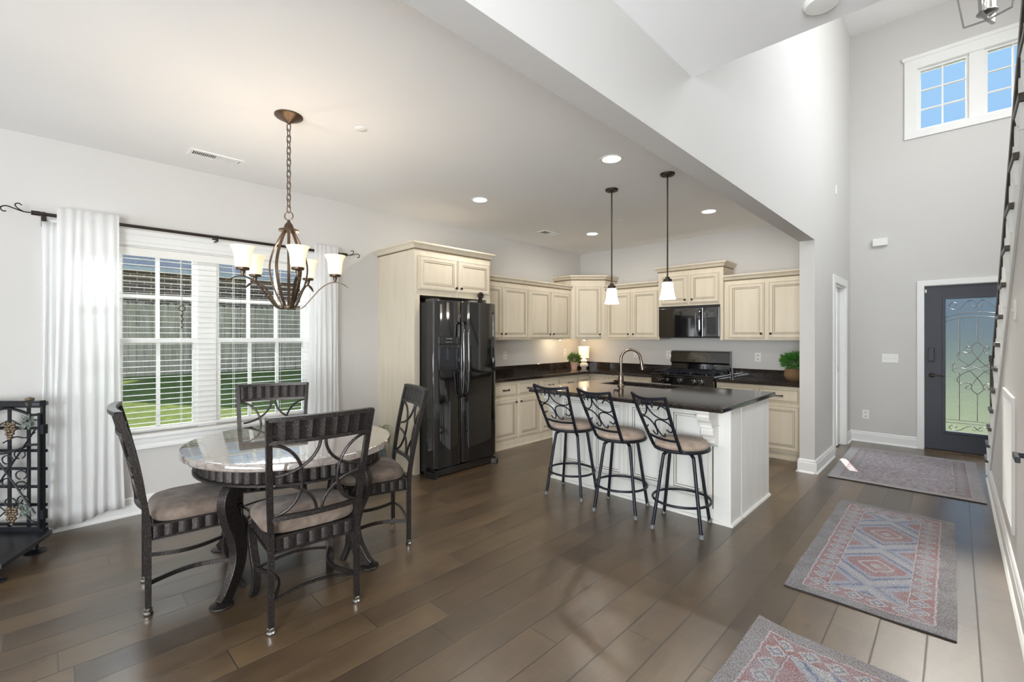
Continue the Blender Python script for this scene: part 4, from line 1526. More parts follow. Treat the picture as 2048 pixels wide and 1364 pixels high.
# ================================================================= BAR STOOLS
def make_stool():
    t = thing('bar_stool', 'x', 'bar stool')
    L = {}
    for sx in (-1, 1):
        for sy in (-1, 1):
            b = MB()
            pts = smooth_path([(sx * 0.02, sy * 0.02, 0.560), (sx * 0.075, sy * 0.075, 0.560), (sx * 0.098, sy * 0.098, 0.545), (sx * 0.108, sy * 0.108, 0.515), (sx * 0.138, sy * 0.138, 0.26), (sx * 0.170, sy * 0.170, 0.0)], 5)
            b.tube(pts, 0.0125, 10)
            lg = part('leg', b, 'black_iron', t)
            b = MB()
            b.lathe([(0.013, 0.0), (0.017, 0.004), (0.017, 0.012), (0.0145, 0.018), (0.015, 0.03), (0.013, 0.032)], (sx * 0.1695, sy * 0.1695, 0), 12)
            part('leg_cap', b, 'rubber_grey', lg)
    b = MB()
    ring = [(0.205 * math.cos(2 * PI * i / 40), 0.205 * math.sin(2 * PI * i / 40), 0.205) for i in range(40)]
    b.tube(ring, 0.0095, 8, closed=True)
    part('foot_ring', b, 'black_iron', t)
    b = MB()
    b.lathe([(0.10, 0.0), (0.10, 0.012), (0.001, 0.012)], (0, 0, 0.563), 24)
    part('swivel_plate', b, 'black_iron', t)
    return t

def make_stool_top(t, rot):
    """seat and back share the swivel angle"""
    Rm = Matrix.Rotation(rot, 4, 'Z')
    b = MB().at(Rm)
    ring = [(0.192 * math.cos(2 * PI * i / 40), 0.192 * math.sin(2 * PI * i / 40), 0.588) for i in range(40)]
    b.tube(ring, 0.0125, 8, closed=True)
    b.box(-0.18, 0.18, -0.012, 0.012, 0.576, 0.584)
    b.box(-0.012, 0.012, -0.18, 0.18, 0.576, 0.584)
    part('seat_frame', b, 'black_iron', t)
    b = MB().at(Rm)
    b.lathe([(0.02, 0.0), (0.17, 0.0), (0.186, 0.012), (0.192, 0.03), (0.184, 0.048), (0.155, 0.062), (0.11, 0.070), (0.05, 0.073), (0.001, 0.073)], (0, 0, 0.586), 36)
    part('seat_cushion', b, 'suede_stool', t)
    b = MB().at(Rm)
    def bp(x, z):       # back surface: leans back and bows
        tt = (z - 0.588) / 0.40
        return (x, -0.135 - 0.17 * tt - 0.045 * (1 - (x / 0.19) ** 2) * min(1, tt * 1.5), z)
    for s in (-1, 1):
        b.bar([bp(s * (0.148 + 0.035 * k / 6), 0.585 + 0.405 * k / 6) for k in range(7)], 0.017, 0.017, up=(0, 1, 0))
    b.bar([bp(-0.185 + 0.37 * k / 12, 0.985 - 0.02 * math.sin(PI * k / 12)) for k in range(13)], 0.014, 0.022)
    b.bar([bp(-0.155 + 0.31 * k / 12, 0.672 - 0.012 * math.sin(PI * k / 12)) for k in range(13)], 0.010, 0.016)
    part('back_frame', b, 'black_iron', t)
    b = MB().at(Rm)
    def sp(pts):
        b.tube([bp(x, z) for x, y, z in smooth_path([(p[0], 0, p[1]) for p in pts], 5)], 0.0055, 6)
    for s in (-1, 1):
        # upper heart scroll from the top rail
        sp([(s * 0.055, 0.905), (s * 0.045, 0.93), (s * 0.02, 0.965), (0.0 + s * 0.002, 0.93), (s * 0.02, 0.875), (s * 0.075, 0.835), (s * 0.135, 0.83), (s * 0.168, 0.86), (s * 0.165, 0.905), (s * 0.13, 0.925), (s * 0.10, 0.90)])
        # lower scroll
        sp([(s * 0.065, 0.715), (s * 0.05, 0.69), (s * 0.02, 0.70), (s * 0.004, 0.745), (s * 0.02, 0.795), (s * 0.075, 0.822), (s * 0.135, 0.805), (s * 0.155, 0.765), (s * 0.13, 0.735), (s * 0.10, 0.75)])
        sp([(s * 0.06, 0.975), (s * 0.085, 0.95), (s * 0.075, 0.925), (s * 0.055, 0.93)])
    part('back_scrolls', b, 'black_iron', t)

STOOLS = [((-2.49, 3.325), 12, 0, 'black iron bar stool farthest from the hallway, nearest the refrigerator'),
          ((-1.965, 3.295), 13, -14, 'middle black iron bar stool of the three at the island'),
          ((-1.465, 3.31), 12, -24, 'black iron bar stool nearest the hallway end of the island, in front of the corbel')]
st0 = None
for (x, y), lr, sr_, lab in STOOLS:
    if st0 is None:
        st = st0 = make_stool()
        st.location = (x, y, 0)
        st.rotation_euler = (0, 0, R(lr))
    else:
        st = dup(base_proto, (x, y, 0), R(lr))
    if st is st0:
        # remember a bare copy before the swivel seat is added
        base_proto = dup(st0, (x, y, 0), R(lr))
    st['label'] = lab
    st['group'] = 'bar stools along the island'
    make_stool_top(st, R(sr_ - lr))
for o in list(base_proto.children_recursive) + [base_proto]:
    bpy.data.objects.remove(o, do_unlink=True)

# ================================================================= DINING TABLE
TBX, TBY, TR_ = -3.035, 1.10, R(13)
TA, TB_ = 0.63, 0.58
t = thing('dining_table', 'oval stone-topped dining table with fluted metal apron and four S-curved legs', 'dining table', (TBX, TBY, 0), TR_)
b = MB()
b.lathe([(0.965, 0.0), (0.99, 0.003), (1.0, 0.010), (1.0, 0.040), (0.993, 0.046), (0.98, 0.0475), (0.001, 0.0475)], (0, 0, 0.7125), 96, 0, TA, TB_)
part('table_top', b, 'travertine', t)
def fluted(b, a, c, z0, z1, n, amp, zbulge=0.0):
    N = n * 6
    vs, fs = [], []
    for zi, z in enumerate((z0, z1)):
        for i in range(N):
            ph = 2 * PI * i / N
            k = abs(math.sin(ph * n / 2))
            r = 1 - amp / a * (1 - k)
            vs.append((a * r * math.cos(ph), c * r * math.sin(ph), z))
    for i in range(N):
        j = (i + 1) % N
        fs.append((i, j, N + j, N + i))
    fs.append(tuple(range(N)))
    fs.append(tuple(range(N, 2 * N)))
    b.add(vs, fs)
b = MB()
fluted(b, TA - 0.075, TB_ - 0.075, 0.632, 0.7125, 56, 0.016)
part('apron', b, 'pewter_metal', t)
b = MB()
b.lathe([(0.98, 0.0), (1.0, 0.002), (1.0, 0.014), (0.98, 0.016), (0.88, 0.016), (0.88, 0.0), (0.98, 0.0)], (0, 0, 0.617), 80, 0, TA - 0.062, TB_ - 0.062, caps=False)
part('apron_ring', b, 'pewter_metal', t)
for ang in (19, 109, 199, 289):
    a = R(ang)
    dx, dy = math.cos(a), math.sin(a)
    # distance to foot so that feet sit at the measured corners
    b = MB()
    rad = lambda r_, z: (dx * r_, dy * r_, z)
    pts = smooth_path([rad(0.34, 0.600), rad(0.42, 0.600), rad(0.485, 0.575), rad(0.505, 0.52), rad(0.485, 0.43), rad(0.445, 0.33), rad(0.43, 0.23), rad(0.455, 0.13), rad(0.51, 0.04), rad(0.545, 0.008)], 6)
    n_ = len(pts)
    sc = [1.0 if i < n_ * 0.55 else 1.0 - 0.25 * ((i / n_ - 0.55) / 0.45) for i in range(n_)]
    b.sweep(pts, [(-0.042, -0.026), (0.042, -0.026), (0.042, 0.026), (-0.042, 0.026)], up=(dx, dy, 0.3), smooth=False, scales=sc)
    lg = part('leg', b, 'pewter_metal', t, bevel=0.004)
    b = MB()
    b.lathe([(0.056, 0), (0.058, 0.004), (0.054, 0.010), (0.03, 0.016), (0.001, 0.017)], rad(0.54, 0), 20)
    part('foot_pad', b, 'pewter_metal', lg)
b = MB()
# arched under-frame tying the legs together
for s in (0, 90):
    a = R(45 + s)
    b.bar(smooth_path([(math.cos(a) * r_, math.sin(a) * r_, z) for r_, z in ((-0.40, 0.60), (-0.2, 0.605), (0, 0.607), (0.2, 0.605), (0.40, 0.60))]), 0.04, 0.02)
part('under_frame', b, 'pewter_metal', t)

# ================================================================= DINING CHAIRS
def make_chair():
    t = thing('dining_chair', 'x', 'dining chair')
    PM = 'pewter_metal'
    def bx(z):      # half width of the back at height z
        return 0.205 + 0.035 * max(0, (z - 0.45) / 0.6)
    def by(z):      # y of the rear posts
        k = max(0, (z - 0.42) / 0.62)
        return -0.212 - 0.115 * k ** 1.4
    def bow(x, z):
        return by(z) - 0.028 * (1 - (x / bx(z)) ** 2)
    for s in (-1, 1):
        b = MB()
        zz = [0.03 + (1.04 - 0.03) * k / 16 for k in range(17)]
        b.bar([(s * bx(z), by(z), z) for z in zz], 0.026, 0.026, up=(0, 1, 0))
        lg = part('rear_leg', b, PM, t)
        b = MB()
        b.lathe([(0.017, 0), (0.021, 0.006), (0.021, 0.014), (0.016, 0.02), (0.018, 0.034), (0.014, 0.038)], (s * 0.205, by(0), 0), 14)
        part('foot_cap', b, 'chrome', lg)
        b = MB()
        x0 = 0.195
        pts = smooth_path([(s * x0, 0.17, 0.395), (s * (x0 + 0.008), 0.205, 0.385), (s * (x0 + 0.012), 0.222, 0.34), (s * (x0 + 0.008), 0.205, 0.25), (s * x0, 0.178, 0.16), (s * x0, 0.180, 0.07), (s * (x0 + 0.01), 0.212, 0.0)], 6)
        b.sweep(pts, [(-0.013, -0.021), (0.013, -0.021), (0.013, 0.021), (-0.013, 0.021)], up=(0, 1, 0), smooth=False)
        part('front_leg', b, PM, t, bevel=0.003)
    # crest: two rails with rippled panel
    b = MB()
    for z, h in ((1.035, 0.020), (0.925, 0.018)):
        b.bar([(x, bow(x, z), z) for x in [bx(z) * (k / 8 - 1) for k in range(17)]], 0.034 if z > 1 else 0.026, h)
    part('crest_rail', b, PM, t)
    b = MB()
    n = 64
    vs, fs = [], []
    for z in (0.93, 1.03):
        for k in range(n + 1):
            x = bx(z) * 0.97 * (2 * k / n - 1)
            y = bow(x, z) + 0.009 * abs(math.sin(PI * 8 * k / n)) - 0.004
            vs.append((x, y, z))
    for z in (0.93, 1.03):
        for k in range(n + 1):
            x = bx(z) * 0.97 * (2 * k / n - 1)
            vs.append((x, bow(x, z) + 0.009 * abs(math.sin(PI * 8 * k / n)) - 0.008, z))
    m = n + 1
    for k in range(n):
        fs += [(k, k + 1, m + k + 1, m + k), (2 * m + k, 2 * m + k + 1, 3 * m + k + 1, 3 * m + k), (k, k + 1, 2 * m + k + 1, 2 * m + k), (m + k, m + k + 1, 3 * m + k + 1, 3 * m + k)]
    b.add(vs, fs)
    part('crest_panel', b, PM, t)
    b = MB()
    b.bar([(x, bow(x, 0.55), 0.55) for x in [bx(0.55) * (k / 8 - 1) for k in range(17)]], 0.022, 0.022)
    part('back_rail', b, PM, t)
    # interlaced arcs
    b = MB()
    z0, z1 = 0.555, 0.92
    zm, hh = (z0 + z1) / 2, (z1 - z0) / 2
    def A_(pts):
        b.tube([(x, bow(x, z), z) for x, z in pts], 0.0078, 7)
    for s in (-1, 1):
        A_([(s * (bx(zm + hh * math.sin(R(a))) - 0.005 - (0.135) * math.cos(R(a))), zm + hh * 0.96 * math.sin(R(a))) for a in range(-88, 90, 8)])
        for q in (-1, 1):
            wq = bx(zm) - 0.004
            A_([(s * (wq - (wq - 0.012) * math.cos(R(a))), zm + q * (hh - (hh - 0.02) * math.sin(R(a)))) for a in range(0, 91, 7)])
    part('back_arcs', b, PM, t)
    # seat
    b = MB()
    N = 40
    def se(k, r, fl=0.225):
        a = 2 * PI * k / N
        c, s_ = math.cos(a), math.sin(a)
        e = 0.52
        x = fl * r * math.copysign(abs(c) ** e, c)
        y = 0.21 * r * math.copysign(abs(s_) ** e, s_)
        return x * (1.0 + 0.06 * (y > 0) * y / 0.21), y
    prof = [(0.90, 0.452), (0.99, 0.458), (1.025, 0.475), (1.02, 0.493), (0.96, 0.510), (0.80, 0.523), (0.5, 0.532), (0.2, 0.536), (0.01, 0.537)]
    vs, fs = [], []
    for r_, z in prof:
        for k in range(N):
            x, y = se(k, r_)
            vs.append((x, y + 0.012, z))
    for j in range(len(prof) - 1):
        for k in range(N):
            k2 = (k + 1) % N
            fs.append((j * N + k, j * N + k2, (j + 1) * N + k2, (j + 1) * N + k))
    b.add(vs, fs, 0, True)
    b.weld = True
    b.add(vs[:N], [tuple(range(N))])
    b.add(vs[-N:], [tuple(range(N))])
    part('seat_cushion', b, 'suede_taupe', t)
    # rippled apron around the seat
    b = MB()
    corners = [(-0.205, -0.205), (0.205, -0.205), (0.215, 0.205), (-0.215, 0.205)]
    pts = []
    for i in range(4):
        p, q = Vector(corners[i]), Vector(corners[(i + 1) % 4])
        d = (q - p)
        nrm = Vector((d.y, -d.x)).normalized()
        ns = 42
        for k in range(ns):
            u_ = k / ns
            pts.append(p + d * u_ + nrm * (0.008 * abs(math.sin(PI * 7 * u_)) - 0.006))
    m = len(pts)
    vs = [(p.x, p.y, z) for z in (0.385, 0.448) for p in pts] + [(p.x * 0.96, p.y * 0.96, z) for z in (0.385, 0.448) for p in pts]
    fs = []
    for k in range(m):
        j = (k + 1) % m
        fs += [(k, j, m + j, m + k), (2 * m + k, 2 * m + j, 3 * m + j, 3 * m + k), (k, j, 2 * m + j, 2 * m + k), (m + k, m + j, 3 * m + j, 3 * m + k)]
    b.add(vs, fs)
    part('seat_apron', b, PM, t)
    b = MB()
    for z in (0.380, 0.450):
        b.bar([(c[0] * 1.01, c[1] * 1.01, z) for c in corners], 0.014, 0.010, closed=True)
    b.box(-0.2, 0.2, -0.19, 0.19, 0.445, 0.452)
    part('seat_frame', b, PM, t)
    # stretchers
    b = MB()
    b.bar([(-0.2 + 0.4 * k / 10, -0.212, 0.155 + 0.035 * math.sin(PI * k / 10)) for k in range(11)], 0.012, 0.012)
    part('stretcher', b, PM, t)
    b = MB()
    b.bar([(-0.195 + 0.39 * k / 10, 0.180, 0.155 + 0.035 * math.sin(PI * k / 10)) for k in range(11)], 0.012, 0.012)
    part('stretcher', b, PM, t)
    for s in (-1, 1):
        b = MB()
        b.bar([(s * (0.2 - 0.07 * math.sin(PI * k / 10)), -0.212 + 0.392 * k / 10, 0.158) for k in range(11)], 0.010, 0.022)
        part('stretcher', b, PM, t)
    return t

def chair_pose(rearL, rearR):
    """rear-leg floor points as seen from behind: facing = perpendicular, seat origin in front of them"""
    pass
ch0 = make_chair()
def place_chair(first, mid, facing, label):
    """mid = midpoint of rear feet, facing = direction the seated person looks"""
    f = Vector(facing).normalized()
    rz = math.atan2(f.y, f.x) - PI / 2
    loc = Vector(mid) + f * 0.212
    if first:
        ch0.location = (loc.x, loc.y, 0)
        ch0.rotation_euler = (0, 0, rz)
        c = ch0
    else:
        c = dup(ch0, (loc.x, loc.y, 0), rz)
    c['label'] = label
    c['group'] = 'dining chairs around the table'
place_chair(True, (-2.295, 0.947), (-0.995, 0.10), 'dark metal dining chair in front of the table, its back to the camera')
place_chair(False, (-3.128, 0.379), (0.082, 0.996), 'dark metal dining chair beside the left sheer curtain, seen from its side')
place_chair(False, (-2.852, 1.776), (-0.28, -0.96), 'dark metal dining chair beside the refrigerator cabinet, facing the table')
place_chair(False, (-3.70, 1.20), (0.94, -0.35), 'dark metal dining chair between the table and the window')
# ================================================================= CEILING FIXTURES
def can_light(x, y, label):
    t = thing('recessed_light', label, 'ceiling light', (x, y, CZ), group='recessed kitchen ceiling lights')
    part('trim_ring', MB().lathe([(0.070, -0.001), (0.094, -0.004), (0.096, -0.001), (0.096, 0.002), (0.070, 0.004)], (0, 0, 0), 32, caps=False), 'white_metal', t)
    part('lens', MB().lathe([(0.001, -0.002), (0.072, -0.002), (0.072, 0.0), (0.001, 0.0)], (0, 0, 0), 28, caps=False), 'lamp_disc', t)
    light('recessed_lamp', 'AREA', (x, y, CZ - 0.012), 8, (1, 0.94, 0.86), 0.13, to=(x, y, 0))
can_light(-1.975, 3.165, 'round recessed ceiling light closest to the beam, in front of the pendants')
can_light(-2.01, 5.262, 'round recessed ceiling light right of both pendants, above the range side')
can_light(-3.605, 5.285, 'round recessed ceiling light near the kitchen corner, left of the pendants')
can_light(-3.545, 3.155, 'round recessed ceiling light in front of the refrigerator cabinet')

def pendant(x, y, zb, label):
    t = thing('pendant_light', label, 'pendant light', (x, y, CZ), group='island pendant lights')
    b = MB()
    b.lathe([(0.062, 0), (0.062, -0.010), (0.056, -0.018), (0.018, -0.020), (0.010, -0.030)], (0, 0, 0), 28)
    for q in (-1, 1):
        b.sphere((q * 0.035, 0, -0.022), 0.005, 8, 6)
    part('canopy', b, 'dark_bronze', t)
    zt = zb + 0.155 - CZ
    part('stem', MB().tube([(0, 0, -0.02), (0, 0, zt + 0.02)], 0.0065, 10), 'dark_bronze', t)
    part('socket_cap', MB().lathe([(0.010, 0.045), (0.018, 0.040), (0.022, 0.024), (0.036, 0.022), (0.038, 0.0), (0.034, -0.004)], (0, 0, zt - 0.002), 20), 'dark_bronze', t)
    b = MB()
    b.lathe([(0.001, 0.148), (0.038, 0.148), (0.046, 0.140), (0.048, 0.11), (0.052, 0.07), (0.060, 0.03), (0.070, 0.0), (0.066, 0.002), (0.056, 0.032), (0.048, 0.07), (0.044, 0.11), (0.040, 0.136), (0.001, 0.143)], (0, 0, zb - CZ), 32, caps=False)
    part('glass_shade', b, 'pendant_glass_glow', t)
    light('pendant_lamp', 'POINT', (x, y, zb - 0.02), 3.2, (1, 0.88, 0.72), radius=0.04)
pendant(-2.378, 3.815, 1.725, 'slim bronze pendant with white glass shade, the lower-looking one nearer the faucet')
pendant(-1.800, 3.785, 1.735, 'slim bronze pendant with white glass shade, the one nearer the beam')

# chandelier
t = thing('chandelier', 'bronze five-arm chandelier with lit white glass shades hanging over the dining table', 'chandelier', (-3.072, 1.092, CZ))
CHX, CHY = -3.072, 1.092
b = MB()
b.lathe([(0.084, 0), (0.084, -0.008), (0.078, -0.014), (0.060, -0.022), (0.030, -0.038), (0.012, -0.048), (0.006, -0.056)], (0, 0, 0), 36)
part('canopy', b, 'bronze', t)
b = MB()
ztop, zbot = -0.056, -0.62
n = 15
for i in range(n):
    z = ztop + (zbot - ztop) * (i + 0.5) / n
    h = (ztop - zbot) / n * 0.5 + 0.006
    wd = 0.0115
    rot = Matrix.Translation((0, 0, z)) @ Matrix.Rotation(R(35 + 90 * (i % 2)), 4, 'Z')
    b.M = rot
    pts = [(wd * math.cos(R(a)), 0, (h - wd) * (1 if math.sin(R(a)) > 0 else -1) + wd * math.sin(R(a))) for a in range(5, 365, 24)]
    b.tube(pts, 0.0032, 6, closed=True)
b.M = Matrix.Identity(4)
part('chain', b, 'bronze', t)
b = MB()
b.tube([(0.0 + 0.027 * math.cos(R(a)) * 0.72, 0.027 * math.cos(R(a)) * 0.7, -0.645 + 0.027 * math.sin(R(a))) for a in range(0, 360, 20)], 0.0035, 6, closed=True)
b.lathe([(0.004, 0.0), (0.010, -0.006), (0.010, -0.012), (0.024, -0.03), (0.030, -0.05), (0.034, -0.056), (0.060, -0.062), (0.062, -0.072), (0.030, -0.078), (0.001, -0.078)], (0, 0, -0.672), 28)
part('crown_cap', b, 'bronze', t)
# azimuth: phase 10 degrees from the direction to the camera
camdir = math.atan2(-CHY, -CHX)
for k in range(5):
    a = camdir + R(10 + 72 * k)
    dx, dy = math.cos(a), math.sin(a)
    rad = lambda r_, z: (dx * r_, dy * r_, z)
    a2 = a + R(26)
    d2 = (math.cos(a2), math.sin(a2))
    # cage strap from cap to lower hub
    b = MB()
    pts = smooth_path([(d2[0] * r_, d2[1] * r_, z) for r_, z in ((0.030, -0.742), (0.062, -0.80), (0.100, -0.89), (0.116, -0.98), (0.102, -1.07), (0.07, -1.16), (0.042, -1.215), (0.035, -1.232))], 5)
    b.sweep(pts, [(-0.009, -0.0028), (0.009, -0.0028), (0.009, 0.0028), (-0.009, 0.0028)], up=(d2[0], d2[1], 0.01), smooth=False)
    part('cage_strap', b, 'bronze', t)
    b = MB()
    pts = smooth_path([rad(0.035, -1.226), rad(0.050, -1.243), rad(0.085, -1.230), rad(0.14, -1.165), rad(0.19, -1.105), rad(0.24, -1.070), rad(0.285, -1.062), rad(0.325, -1.072), rad(0.365, -1.098)], 5)
    b.sweep(pts, [(-0.009, -0.0028), (0.009, -0.0028), (0.009, 0.0028), (-0.009, 0.0028)], up=(0, 0, 1), smooth=False, scales=[1.0] * (len(pts) - 5) + [0.9, 0.75, 0.55, 0.35, 0.15])
    arm = part('arm', b, 'bronze', t)
    b = MB()
    b.lathe([(0.010, 0.0), (0.008, 0.012), (0.014, 0.026), (0.012, 0.034), (0.034, 0.038), (0.036, 0.042), (0.036, 0.062), (0.030, 0.062)], rad(0.278, -1.062), 22)
    part('socket_cup', b, 'bronze', arm)
    b = MB()
    b.lathe([(0.001, 0.0), (0.036, 0.002), (0.042, 0.02), (0.044, 0.05), (0.047, 0.08), (0.054, 0.105), (0.066, 0.128), (0.063, 0.128), (0.051, 0.105), (0.044, 0.08), (0.041, 0.05), (0.038, 0.02), (0.001, 0.006)], rad(0.278, -1.012), 30, caps=False)
    part('glass_shade', b, 'shade_glass_glow', arm)
    light('chandelier_lamp', 'POINT', (CHX + dx * 0.278, CHY + dy * 0.278, CZ - 0.90), 2.6, (1, 0.86, 0.70), radius=0.025)
b = MB()
b.lathe([(0.001, -1.25), (0.016, -1.246), (0.040, -1.238), (0.042, -1.225), (0.020, -1.218), (0.001, -1.216)], (0, 0, 0), 24, caps=False)
part('lower_hub', b, 'bronze', t)

# foyer lantern
LXc, LYc, LZ = 0.20, 5.90, 4.25
t = thing('foyer_lantern', 'open bronze-grey cage lantern with candle bulbs hanging high in the foyer', 'pendant light', (LXc, LYc, LZ))
b = MB()
wb, wt, hz_ = 0.11, 0.15, 0.42
rotm = Matrix.Rotation(R(28), 4, 'Z')
b.M = rotm
cb = [(-wb, -wb, 0.02), (wb, -wb, 0.02), (wb, wb, 0.02), (-wb, wb, 0.02)]
ct = [(-wt, -wt, hz_), (wt, -wt, hz_), (wt, wt, hz_), (-wt, wt, hz_)]
for k in range(4):
    b.bar([cb[k], ct[k]], 0.024, 0.010, up=(cb[k][0], cb[k][1], 0))
    b.bar([ct[k], (0, 0, hz_ + 0.22)], 0.016, 0.008)
b.bar(ct, 0.008, 0.016, closed=True)
b.bar([cb[0], (0, 0, 0.0), cb[2]], 0.024, 0.008)
b.bar([cb[1], (0, 0, 0.0), cb[3]], 0.024, 0.008)
b.tube([(0, 0, 0.0), (0, 0, hz_ + 0.25)], 0.006, 8)
b.lathe([(0.001, 0.05), (0.055, 0.052), (0.072, 0.066), (0.072, 0.072), (0.001, 0.072)], (0, 0, 0), 24)
part('cage', b, 'brushed_steel', t)
b = MB()
b.tube([(0, 0, hz_ + 0.25), (0, 0, TZ - LZ)], 0.004, 6)
b.lathe([(0.06, 0), (0.06, -0.02), (0.01, -0.03)], (0, 0, TZ - LZ), 20)
part('hanging_rod', b, 'brushed_steel', t)
for k in range(4):
    a = PI / 2 * k
    c = (0.042 * math.cos(a), 0.042 * math.sin(a))
    b = MB()
    b.lathe([(0.011, 0.072), (0.011, 0.15), (0.001, 0.15)], (c[0], c[1], 0), 12)
    cd = part('candle_sleeve', b, 'ceramic_white', t)
    b = MB()
    b.lathe([(0.008, 0.15), (0.015, 0.17), (0.014, 0.185), (0.002, 0.215)], (c[0], c[1], 0), 12)
    part('candle_bulb', b, 'bulb', cd)
light('lantern_lamp', 'POINT', (LXc, LYc, LZ + 0.3), 8, (1, 0.88, 0.7), radius=0.06)

def ceiling_vent(name, x, y, lx, ly, label, z=CZ, open_first=True):
    t = thing(name, label, 'vent', (x, y, z))
    b = MB()
    b.box(-lx / 2, lx / 2, -ly / 2, -ly / 2 + 0.022, -0.006, 0)
    b.box(-lx / 2, lx / 2, ly / 2 - 0.022, ly / 2, -0.006, 0)
    b.box(-lx / 2, -lx / 2 + 0.028, -ly / 2, ly / 2, -0.006, 0)
    b.box(lx / 2 - 0.028, lx / 2, -ly / 2, ly / 2, -0.006, 0)
    b.box(-lx / 2, lx / 2, -0.004, 0.004, -0.007, 0)
    n = 24
    for i in range(n):
        yy = -ly / 2 + 0.03 + (ly - 0.06) * i / (n - 1)
        tilt = 0.012 if i < n / 2 else -0.012
        b.add([(-lx / 2 + 0.028, yy - 0.001, -0.006), (lx / 2 - 0.028, yy - 0.001, -0.006), (lx / 2 - 0.028, yy + tilt, 0.002), (-lx / 2 + 0.028, yy + tilt, 0.002),
               (-lx / 2 + 0.028, yy + 0.001, -0.006), (lx / 2 - 0.028, yy + 0.001, -0.006), (lx / 2 - 0.028, yy + tilt + 0.002, 0.002), (-lx / 2 + 0.028, yy + tilt + 0.002, 0.002)],
              [(0, 1, 2, 3), (4, 5, 6, 7), (0, 1, 5, 4), (2, 3, 7, 6), (0, 3, 7, 4), (1, 2, 6, 5)])
    part('grille', b, 'white_metal', t)
    part('duct_opening', MB().box(-lx / 2 + 0.02, lx / 2 - 0.02, -ly / 2 + 0.02, ly / 2 - 0.02, -0.0008, -0.0002), 'vent_dark', t)
ceiling_vent('ceiling_vent', -4.19, 0.945, 0.14, 0.36, 'white slatted ceiling vent above the dining window')
ceiling_vent('ceiling_vent', -4.0, 4.82, 0.16, 0.34, 'white slatted ceiling vent near the kitchen corner')
for x, y, lab in ((-2.914, 1.507, 'small flat white sprinkler cover on the ceiling beside the chandelier'), (-2.944, 4.91, 'small flat white sprinkler cover on the ceiling between the pendants')):
    single('sprinkler_cover', MB().lathe([(0.042, 0), (0.042, -0.0015), (0.040, -0.003), (0.001, -0.003)], (x, y, CZ), 28), 'white_metal', lab, 'sprinkler cover', (x, y, CZ))
single('smoke_detector', MB().lathe([(0.068, 0), (0.068, -0.012), (0.060, -0.022), (0.001, -0.024)], (-0.405, 2.29, CZ), 32), 'white_plastic', 'round white smoke detector on the low hall ceiling above the foyer edge', 'smoke detector', (-0.405, 2.29, CZ))

# ================================================================= WALL PLATES
def outlet(F, a, c, label, kind='outlet', w_=0.072, h_=0.115, gangs=1):
    t = thing('wall_outlet' if kind == 'outlet' else 'light_switch', label, kind if kind != 'outlet' else 'outlet', tuple(F @ Vector((a, 0, c))))
    b = MB()
    b.M = F
    b.box(a - w_ / 2, a + w_ / 2, 0, 0.006, c - h_ / 2, c + h_ / 2)
    part('plate', b, 'white_plastic', t, world=True, bevel=0.002)
    if kind == 'outlet':
        for q in (-1, 1):
            b = MB()
            b.M = F
            b.box(a - 0.017, a + 0.017, 0.006, 0.0075, c + q * 0.026 - 0.014, c + q * 0.026 + 0.014)
            s_ = part('socket', b, 'ceramic_white', t, world=True, bevel=0.001)
            b = MB()
            b.M = F
            b.box(a - 0.008, a - 0.0055, 0.0075, 0.008, c + q * 0.026 - 0.004, c + q * 0.026 + 0.007)
            b.box(a + 0.0055, a + 0.008, 0.0075, 0.008, c + q * 0.026 - 0.004, c + q * 0.026 + 0.007)
            b.box(a - 0.003, a + 0.003, 0.0075, 0.008, c + q * 0.026 - 0.011, c + q * 0.026 - 0.007)
            part('slots', b, 'vent_dark', s_, world=True)
    else:
        for i in range(gangs):
            ax = a + (i - (gangs - 1) / 2) * 0.046
            b = MB()
            b.M = F
            b.box(ax - 0.005, ax + 0.005, 0.006, 0.016, c - 0.012, c + 0.004)
            part('toggle', b, 'ceramic_white', t, world=True, bevel=0.001)
FWL = frame_m((WX, 0, 0), (0, 1, 0), (1, 0, 0))
FWB = frame_m((0, WY, 0), (1, 0, 0), (0, -1, 0))
FWF = frame_m((0, FY, 0), (1, 0, 0), (0, -1, 0))
FWR = frame_m((0.24, 0, 0), (0, -1, 0), (-1, 0, 0))
outlet(FWL, 4.63, 1.14, 'white wall outlet on the window wall above the counter, nearest the refrigerator')
outlet(FWL, 6.03, 1.14, 'white wall outlet on the window wall behind the small potted plant')
outlet(FWB, -3.60, 1.14, 'white wall outlet on the stove wall behind the faucet')
outlet(FWB, -3.06, 1.14, 'white wall outlet on the stove wall just left of the range')
outlet(FWB, -1.845, 1.14, 'white wall outlet on the stove wall between the range and the basket plant')
outlet(FWF, -0.865, 0.37, 'white wall outlet low on the foyer wall left of the front door')
outlet(FWF, -0.613, 1.127, 'white three-toggle switch plate on the foyer wall beside the front door', 'light switch', 0.165, 0.115, 3)
outlet(FWR, -3.79, 1.56, 'white switch plate on the right-hand wall below the stairs', 'light switch', 0.12, 0.115, 2)
outlet(frame_m((HX, 0, 0), (0, 1, 0), (1, 0, 0)), 6.65, 3.175, 'small white sensor plate high on the hall wall above the pocket door', 'sensor', 0.07, 0.11, 0)
b = MB()
b.M = FWF
b.box(-0.79, -0.635, 0, 0.045, 2.60, 2.695)
single('door_chime', b, 'white_plastic', 'white box door chime on the foyer wall left of the front door', 'door chime', (-0.713, FY, 2.6), bevel=0.006)

# ================================================================= COUNTER ITEMS
ZC = 0.885
